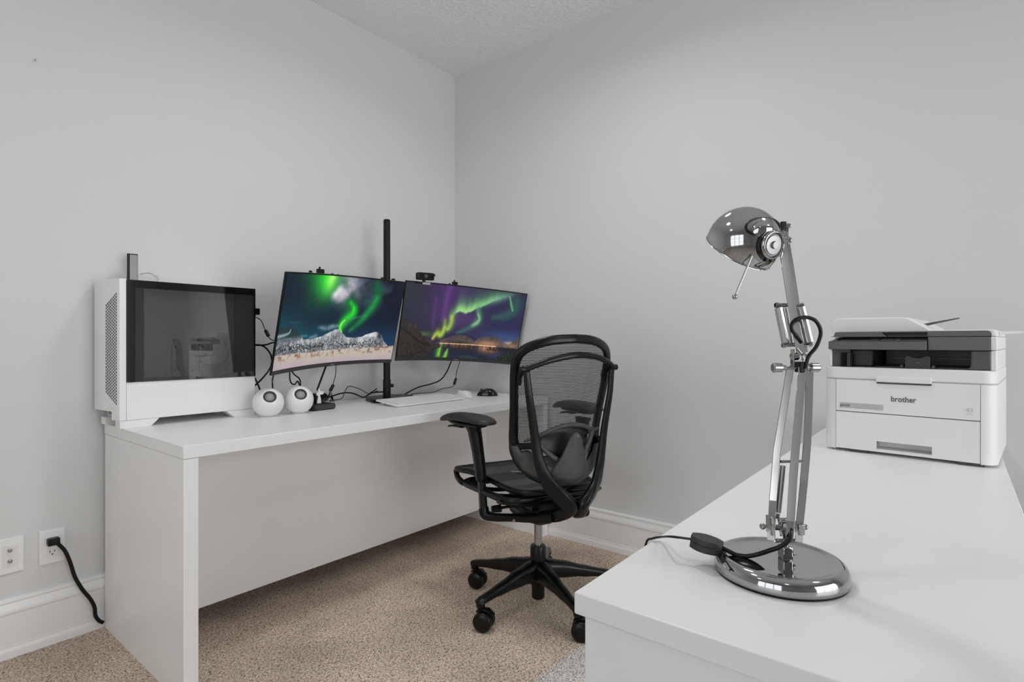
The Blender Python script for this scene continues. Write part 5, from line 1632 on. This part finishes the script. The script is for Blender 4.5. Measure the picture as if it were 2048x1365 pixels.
# the lead: loop at the head, loop at the elbow, down to the base, switch and away over the desk edge
mb = MB()
mb.tube([(0.006, 0.01, 0.4418), (0.0027, 0.006, 0.4528), (-0.0057, 0.002, 0.4591), (-0.0224, -0.006, 0.46), (-0.0383, -0.01, 0.4572), (-0.0475, -0.012, 0.451), (-0.0489, -0.014, 0.4448), (-0.043, -0.015, 0.4389), (-0.0324, -0.014, 0.4347), (-0.0245, -0.012, 0.4312)], 0.0017, 10)
mb.build('head_lead', M_CABLE, LM)
mb = MB()
mb.tube([(0.0256, -0.004, 0.3004), (0.0167, -0.01, 0.3087), (0.01, -0.012, 0.3164), (0.0095, -0.013, 0.324), (0.016, -0.014, 0.3303), (0.0274, -0.014, 0.3322), (0.0382, -0.014, 0.3284), (0.0451, -0.013, 0.3189), (0.0463, -0.012, 0.3087), (0.0417, -0.01, 0.294), (0.0321, -0.01, 0.2818), (0.0283, -0.01, 0.2665)], 0.0024, 12)
mb.build('elbow_lead', M_CABLE, LM)
mb = MB()
P = spline([(0.0059, -0.02, 0.0626), (0.0036, -0.022, 0.0557), (-0.0014, -0.022, 0.0488), (-0.0099, -0.02, 0.0418), (-0.0197, -0.014, 0.0351), (-0.0301, -0.006, 0.0275), (-0.0417, 0.0, 0.0226), (-0.0529, 0.006, 0.0216), (-0.0611, 0.01, 0.0247), (-0.0681, 0.016, 0.027)], 8)
mb.sweep(P, 0.0017, 0.0029, n=12, up=(0, 0, 1))
mb.build('base_lead', M_CABLE, LM)
# inline switch
sa, sb = Vector((-0.0681, 0.016, 0.0257)), Vector((-0.1037, 0.035, 0.0315))
d = (sa - sb)
Msw = Matrix.Translation((sa + sb) / 2) @ d.to_track_quat('X', 'Z').to_matrix().to_4x4()
L2 = d.length / 2
outl = [(-L2, -0.0055), (-L2 * 0.55, -0.0125), (0, -0.0148), (L2 * 0.55, -0.0120), (L2, -0.0060), (L2, 0.0060), (L2 * 0.55, 0.0120), (0, 0.0148), (-L2 * 0.55, 0.0125), (-L2, 0.0055)]
ol = spline([(a, b, 0) for a, b in outl[:5]], 5) + spline([(a, b, 0) for a, b in outl[5:]], 5)
MB().prism([(p.x, p.y) for p in ol], -0.008, 0.0008, 'z', M=Msw).prism([(p.x, p.y) for p in ol], 0.0014, 0.0085, 'z', M=Msw).prism([(p.x * 0.97, p.y * 0.95) for p in ol], 0.0007, 0.0016, 'z', M=Msw).build('inline_switch', M_PAD, LM, bevel=0.0016, segs=3)
mb = MB()
mb.sweep(spline([(-0.1037, 0.035, 0.0322), (-0.1163, 0.045, 0.0307), (-0.1281, 0.052, 0.0296), (-0.1241, 0.1109, 0.008), (-0.1355, 0.114, 0.005), (-0.1452, 0.1154, -0.003), (-0.1483, 0.114, -0.048), (-0.149, 0.1147, -0.198), (-0.1346, 0.139, -0.448), (-0.0672, 0.2516, -0.688), (0.0739, 0.4589, -0.736)], 8), 0.0022, 0.0016, n=12, up=(0, 0, 1))
mb.build('supply_lead', M_CABLE, LM)
mb = MB()
mb.tube([(-0.0689, 0.012, 0.0259), (-0.0713, 0.004, 0.0243), (-0.0757, -0.004, 0.0236), (-0.0749, -0.012, 0.0216), (-0.0741, -0.026, 0.0177), (-0.0763, -0.03, 0.0169)], 0.0012, 8)
mb.ball((-0.0707, 0.004, 0.0243), 0.0030)
mb.tube([(-0.0714, 0.002, 0.0225), (-0.0718, -0.004, 0.021), (-0.0686, -0.004, 0.0236)], 0.0008, 8)
mb.build('twist_tie', M_CABLE, LM)

# ================================================================== PRINTER
PR = thing('printer', 'white and grey laser printer at the far end of the foreground desk', 'printer', (1.7455, 0.110, DT), math.radians(-95.07))
HWp = 0.1843
DP = 0.40
# main body below the output bay (rounded front corners)


def body_outline(hw, r, dep):
    pts = []
    for i in range(9):
        a = PI + PI / 2 * i / 8
        pts.append((-hw + r + r * math.cos(a), r + r * math.sin(a)))
    for i in range(9):
        a = 1.5 * PI + PI / 2 * i / 8
        pts.append((hw - r + r * math.cos(a), r + r * math.sin(a)))
    pts += [(hw, dep), (-hw, dep)]
    return pts


bo = body_outline(HWp, 0.030, DP)
bo = bo[:9] + [(-0.1532, 0.0), (-0.1532, 0.026), (0.1537, 0.026), (0.1537, 0.0)] + bo[9:]
MB().prism(bo, 0.006, 0.1968, 'z').build('body', M_PRINTER, PR, bevel=0.002, segs=3)
MB().prism(body_outline(HWp, 0.030, DP), 0.1982, 0.2310, 'z').build('upper_body', M_PRINTER, PR, bevel=0.0035, segs=3)
MB().prism(body_outline(HWp - 0.002, 0.030, DP - 0.002), 0.190, 0.200, 'z').build('seam', M_SOFTSEAM, PR)
for (a, b, c_, d_) in ((-0.12, -0.08, 0.004, 0.03), (0.11, 0.16, 0.004, 0.03), (-0.15, -0.11, 0.33, 0.38), (0.11, 0.15, 0.33, 0.38)):
    MB().box(a, b, c_, d_, 0.0, 0.0065).build('foot', M_PMID, PR)
# front cover above, paper tray below: plates standing a hair proud of the body
MB().box(-0.1522, 0.1527, -0.0022, 0.0255, 0.1107, 0.1965).build('front_cover', M_PRINTER, PR, bevel=0.0008)
tray = MB()
S0, S1, Z0, Z1 = -0.0572, 0.0604, 0.0158, 0.0366
tray.box(-0.1522, 0.1527, -0.0022, 0.0255, 0.0085, Z0)
tray.box(-0.1522, 0.1527, -0.0022, 0.0255, Z1, 0.1087)
tray.box(-0.1522, S0, -0.0022, 0.0255, Z0, Z1)
tray.box(S1, 0.1527, -0.0022, 0.0255, Z0, Z1)
trayo = tray.build('paper_tray', M_PRINTER, PR)
mb = MB()
# recessed grip: sloped floor inside the slot
mb.add([(S0, -0.0020, Z0), (S1, -0.0020, Z0), (S1, 0.0235, Z0 + 0.005), (S0, 0.0235, Z0 + 0.005), (S0, 0.0235, Z1), (S1, 0.0235, Z1), (S0, -0.002, Z1), (S1, -0.002, Z1)],
       [(0, 1, 2, 3), (3, 2, 5, 4), (4, 5, 7, 6), (0, 3, 4, 6), (1, 7, 5, 2)])
mb.build('tray_grip', M_PRINTER, trayo, smooth=False)
# dark gaps round cover and tray
mb = MB()
mb.box(-0.1531, -0.1523, 0.0, 0.022, 0.0085, 0.1965)
mb.box(0.1528, 0.1536, 0.0, 0.022, 0.0085, 0.1965)
mb.box(-0.1522, 0.1527, 0.0, 0.022, 0.1089, 0.1105)
mb.build('cover_gap', M_SEAM, PR)
# grip of the front cover
gr = MB().prism(rrect(-0.0580, 0.0600, 0.1935, 0.2090, 0.003), -0.0062, 0.001, 'y').build('cover_grip', M_PRINTER, PR, bevel=0.002, segs=3)
MB().box(-0.0565, 0.0600, -0.0055, -0.0010, 0.1900, 0.1936).build('grip_shadow_gap', M_SEAM, gr)
MB().prism(rrect(-0.0550, 0.0600, 0.1800, 0.1900, (0.004, 0.004, 0, 0)), -0.0028, 0.001, 'y').build('grip_lip', M_PRINTER, gr, bevel=0.001)
# lettering and stickers
RX = Matrix.Rotation(PI / 2, 4, 'X')
text_obj('maker_lettering', 'brother', 0.0198, M_INK, PR, Matrix.Translation((0.0014, -0.0026, 0.1505)) @ RX, extrude=0.0003, sx=0.86, bold=0.0003)
s1 = MB().box(-0.1433, -0.0420, -0.0027, -0.0021, 0.1190, 0.1340).build('front_sticker', M_STICK, PR)
text_obj('sticker_lettering', 'genuine', 0.0112, M_INK, s1, Matrix.Translation((-0.1300, -0.0029, 0.1270)) @ RX, extrude=0.0001, sx=0.66, bold=0.0001)
mb = MB()
for (a, b, z, h) in ((-0.111, -0.083, 0.1272, 0.0007), (-0.109, -0.084, 0.1245, 0.0004), (-0.109, -0.084, 0.1222, 0.0004), (-0.072, -0.046, 0.1272, 0.0007), (-0.071, -0.047, 0.1245, 0.0004), (-0.071, -0.047, 0.1222, 0.0004), (-0.104, -0.090, 0.1312, 0.0003), (-0.068, -0.054, 0.1312, 0.0003), (-0.140, -0.128, 0.1326, 0.0004)):
    mb.box(a, b, -0.0029, -0.0026, z, z + h)
mb.box(-0.0782, -0.0778, -0.0029, -0.0026, 0.1200, 0.1330)
mb.cyl((-0.078, -0.0026, 0.1272), (-0.078, -0.0030, 0.1272), 0.0013, n=12)
mb.build('sticker_print', M_PALEINK, s1)
s2 = MB().box(0.1240, 0.1445, -0.0026, -0.0021, 0.1215, 0.1420).build('corner_sticker', M_PRINTER, PR)
mb = MB()
for (cx_, rr) in ((0.1310, 0.0052), (0.1352, 0.0052)):
    c_ = (cx_ + 0.001, 0.1352)
    for (p, q) in (((c_[0] - rr, c_[1]), (c_[0], c_[1] + rr)), ((c_[0] - rr, c_[1]), (c_[0], c_[1] - rr))):
        mb.sweep([(p[0], -0.0028, p[1]), (q[0], -0.0028, q[1])], 0.00035, 0.0002, n=4, up=(0, 1, 0))
for (p, q) in (((0.1362, 0.1404), (0.1400, 0.1370)), ((0.1362, 0.1300), (0.1400, 0.1335)), ((0.1400, 0.1370), (0.1375, 0.1352)), ((0.1375, 0.1352), (0.1400, 0.1335))):
    mb.sweep([(p[0], -0.0028, p[1]), (q[0], -0.0028, q[1])], 0.00035, 0.0002, n=4, up=(0, 1, 0))
mb.box(0.1285, 0.1400, -0.0029, -0.0026, 0.1252, 0.1260)
mb.build('sticker_emblem', M_PALEINK, s2)
# output bay: side cheeks, dark cavity, floor, paper stop
mb = MB()
mb.box(0.1345, 0.1705, 0.006, DP, 0.2312, 0.2790)
mb.box(-0.1700, -0.0745, 0.050, DP, 0.2312, 0.2790)
mb.box(-0.0745, 0.1345, 0.200, DP, 0.2312, 0.2790)
mb.build('output_bay', M_PDARK, PR, bevel=0.004, segs=3)
MB().prism([(0.1290, 0.2312), (0.1360, 0.2312), (0.1720, 0.2312), (0.1720, 0.2790), (0.1345, 0.2790), (0.1345, 0.2420)], 0.0045, 0.20, 'y').build('right_cheek', M_PMID, PR, bevel=0.003)
mb = MB()
mb.add([(-0.1620, 0.004, 0.2312), (-0.1620, 0.004, 0.2790), (-0.1250, 0.030, 0.2790), (-0.1250, 0.030, 0.2312)], [(0, 1, 2, 3)])
mb.box(-0.128, -0.120, 0.008, 0.030, 0.2312, 0.2700)
mb.build('left_cheek', M_PDARK, PR, smooth=False)
MB().box(-0.1720, -0.1622, 0.004, DP, 0.2312, 0.2790).build('bay_post', M_PRINTER, PR, bevel=0.003)
MB().box(0.1705, HWp - 0.001, 0.006, DP, 0.2308, 0.2790).build('bay_post', M_PRINTER, PR, bevel=0.003)
mb = MB()
mb.box(-0.070, 0.001, 0.045, 0.19, 0.2312, 0.2345)
mb.box(0.058, 0.128, 0.045, 0.19, 0.2312, 0.2345)
mb.box(-0.055, 0.125, 0.195, 0.2, 0.250, 0.256)
for x in (-0.006, 0.060): mb.box(x - 0.003, x + 0.004, 0.02, 0.05, 0.2312, 0.2400)
mb.build('paper_rest', M_PMID, PR, bevel=0.0008)
stp = [(0.0045, 0.2312), (0.0045, 0.2590), (0.0060, 0.2615), (0.0100, 0.2622), (0.0170, 0.2600), (0.0230, 0.2565), (0.0300, 0.2548), (0.0370, 0.2565), (0.0430, 0.2605), (0.0490, 0.2628), (0.0530, 0.2618), (0.0545, 0.2590), (0.0545, 0.2312)]
po = MB().prism(stp, 0.012, 0.016, 'y').build('paper_stop', M_PDARK, PR, bevel=0.0005)
MB().sweep([(x, 0.0115, z) for x, z in stp], 0.0006, 0.0006, n=6, up=(0, 1, 0)).box(0.0255, 0.0335, 0.0112, 0.0122, 0.2455, 0.2475).build('stop_edge', M_PGREY, po)
# control panel
mb = MB()
mb.prism(rrect(-0.1690, 0.0505, 0.2790, 0.3008, (0.002, 0.002, 0.002, 0.002)), -0.012, 0.06, 'y')
mb.add([(-0.1690, -0.012, 0.3006), (0.0505, -0.012, 0.3006), (0.0505, 0.050, 0.3125), (-0.1560, 0.050, 0.3125), (-0.1690, 0.05, 0.290), (0.0505, 0.05, 0.290)], [(0, 1, 2, 3), (1, 5, 2), (0, 3, 4)])
cp = mb.build('control_panel', M_PGREY, PR, bevel=0.0016)
fdir = Vector((0, 0.062, 0.0119)).normalized()
Mc = Matrix.Translation((0, -0.012, 0.3008)) @ Matrix.Rotation(math.atan2(0.0119, 0.062), 4, 'X')
MB().box(-0.147, -0.078, 0.036, 0.039, 0.0, 0.0010, M=Mc).box(-0.147, -0.144, 0.012, 0.039, 0.0, 0.0010, M=Mc).build('lcd_window', M_BLACKGLOSS, cp)
for x in (-0.062, -0.042, -0.028, -0.012): MB().box(x - 0.006, x + 0.006, 0.014, 0.036, 0.0, 0.0014, M=Mc).build('button', M_PGREY, cp, bevel=0.0004)
mb = MB()
for x in (-0.0555, -0.0355, -0.0035): mb.box(x, x + 0.0012, 0.014, 0.036, 0.0003, 0.0010, M=Mc)
mb.build('button_gap', M_SEAM, cp)
# scanner body, right of the panel and behind
MB().prism([(0.0520, 0.2790), (0.1705, 0.2790), (0.1705, 0.3120), (0.0520, 0.3120)], 0.0, 0.05, 'y').build('scanner_front', M_PGREY, PR, bevel=0.0015)
MB().box(-0.1700, HWp - 0.001, 0.052, DP, 0.2800, 0.3123).build('scanner_body', M_PRINTER, PR, bevel=0.002)
MB().box(0.1710, HWp - 0.001, 0.004, 0.06, 0.2800, 0.3123).build('scanner_corner', M_PRINTER, PR, bevel=0.002)
# lid: grey front fascia with the lifting recess, white cover and feeder hump
mb = MB()
mb.prism(rrect(-0.1580, -0.048, 0.3135, 0.3268, (0.0005, 0.0005, 0.0, 0.007)), 0.004, 0.030, 'y')
mb.prism(rrect(0.0510, 0.1715, 0.3135, 0.3270, (0.0005, 0.0005, 0.007, 0.0)), 0.004, 0.030, 'y')
mb.prism([(-0.048, 0.3245), (0.0510, 0.3245), (0.0510, 0.3269), (-0.048, 0.3268)], 0.004, 0.030, 'y')
mb.prism([(-0.048, 0.3135), (-0.036, 0.3135), (-0.048, 0.3246)], 0.004, 0.030, 'y')
mb.box(-0.048, 0.0510, 0.018, 0.030, 0.3135, 0.3246)
lf = mb.build('lid_fascia', M_PGREY, PR)
MB().box(-0.046, 0.0508, 0.0165, 0.0178, 0.3155, 0.3243).build('lid_recess', M_BLACK, lf)
lid = MB()
out = [(-0.1600, 0.3130), (HWp - 0.002, 0.3130), (HWp - 0.002, 0.3220), (0.1755, 0.3300), (0.0510, 0.3300), (0.0480, 0.3345), (0.0050, 0.3630), (0.0000, 0.3645), (-0.1520, 0.3660), (-0.1600, 0.3600)]
lid.prism([(max(-0.1700, x), z) for x, z in [(-0.1700, 0.3130)] + out[1:8] + [(-0.1560, 0.3665), (-0.1655, 0.3600), (-0.1700, 0.3500)]], 0.031, DP - 0.01, 'y')
lid.build('lid', M_PRINTER, PR, bevel=0.003, segs=3)
MB().box(-0.1690, -0.1600, 0.006, 0.030, 0.3132, 0.3180).build('lid_corner', M_PRINTER, PR, bevel=0.002)
MB().box(0.1720, HWp - 0.002, 0.006, 0.030, 0.3132, 0.3225).build('lid_corner', M_PRINTER, PR, bevel=0.002)
# raised document support of the feeder, seen edge on, and the stub of its output tray
MB().prism([(0.0148, 0.3474), (0.1, 0.3638), (0.1016, 0.3616), (0.0266, 0.3428), (0.0425, 0.3335), (0.0251, 0.3378)], 0.145, 0.160, 'y').build('document_support', M_PMID, PR, bevel=0.0006)
MB().prism([(0.1830, 0.3260), (0.2240, 0.3255), (0.2290, 0.3235), (0.2200, 0.3200), (0.1830, 0.3185)], 0.10, 0.15, 'y').build('document_output_stub', M_PRINTER, PR, bevel=0.001)
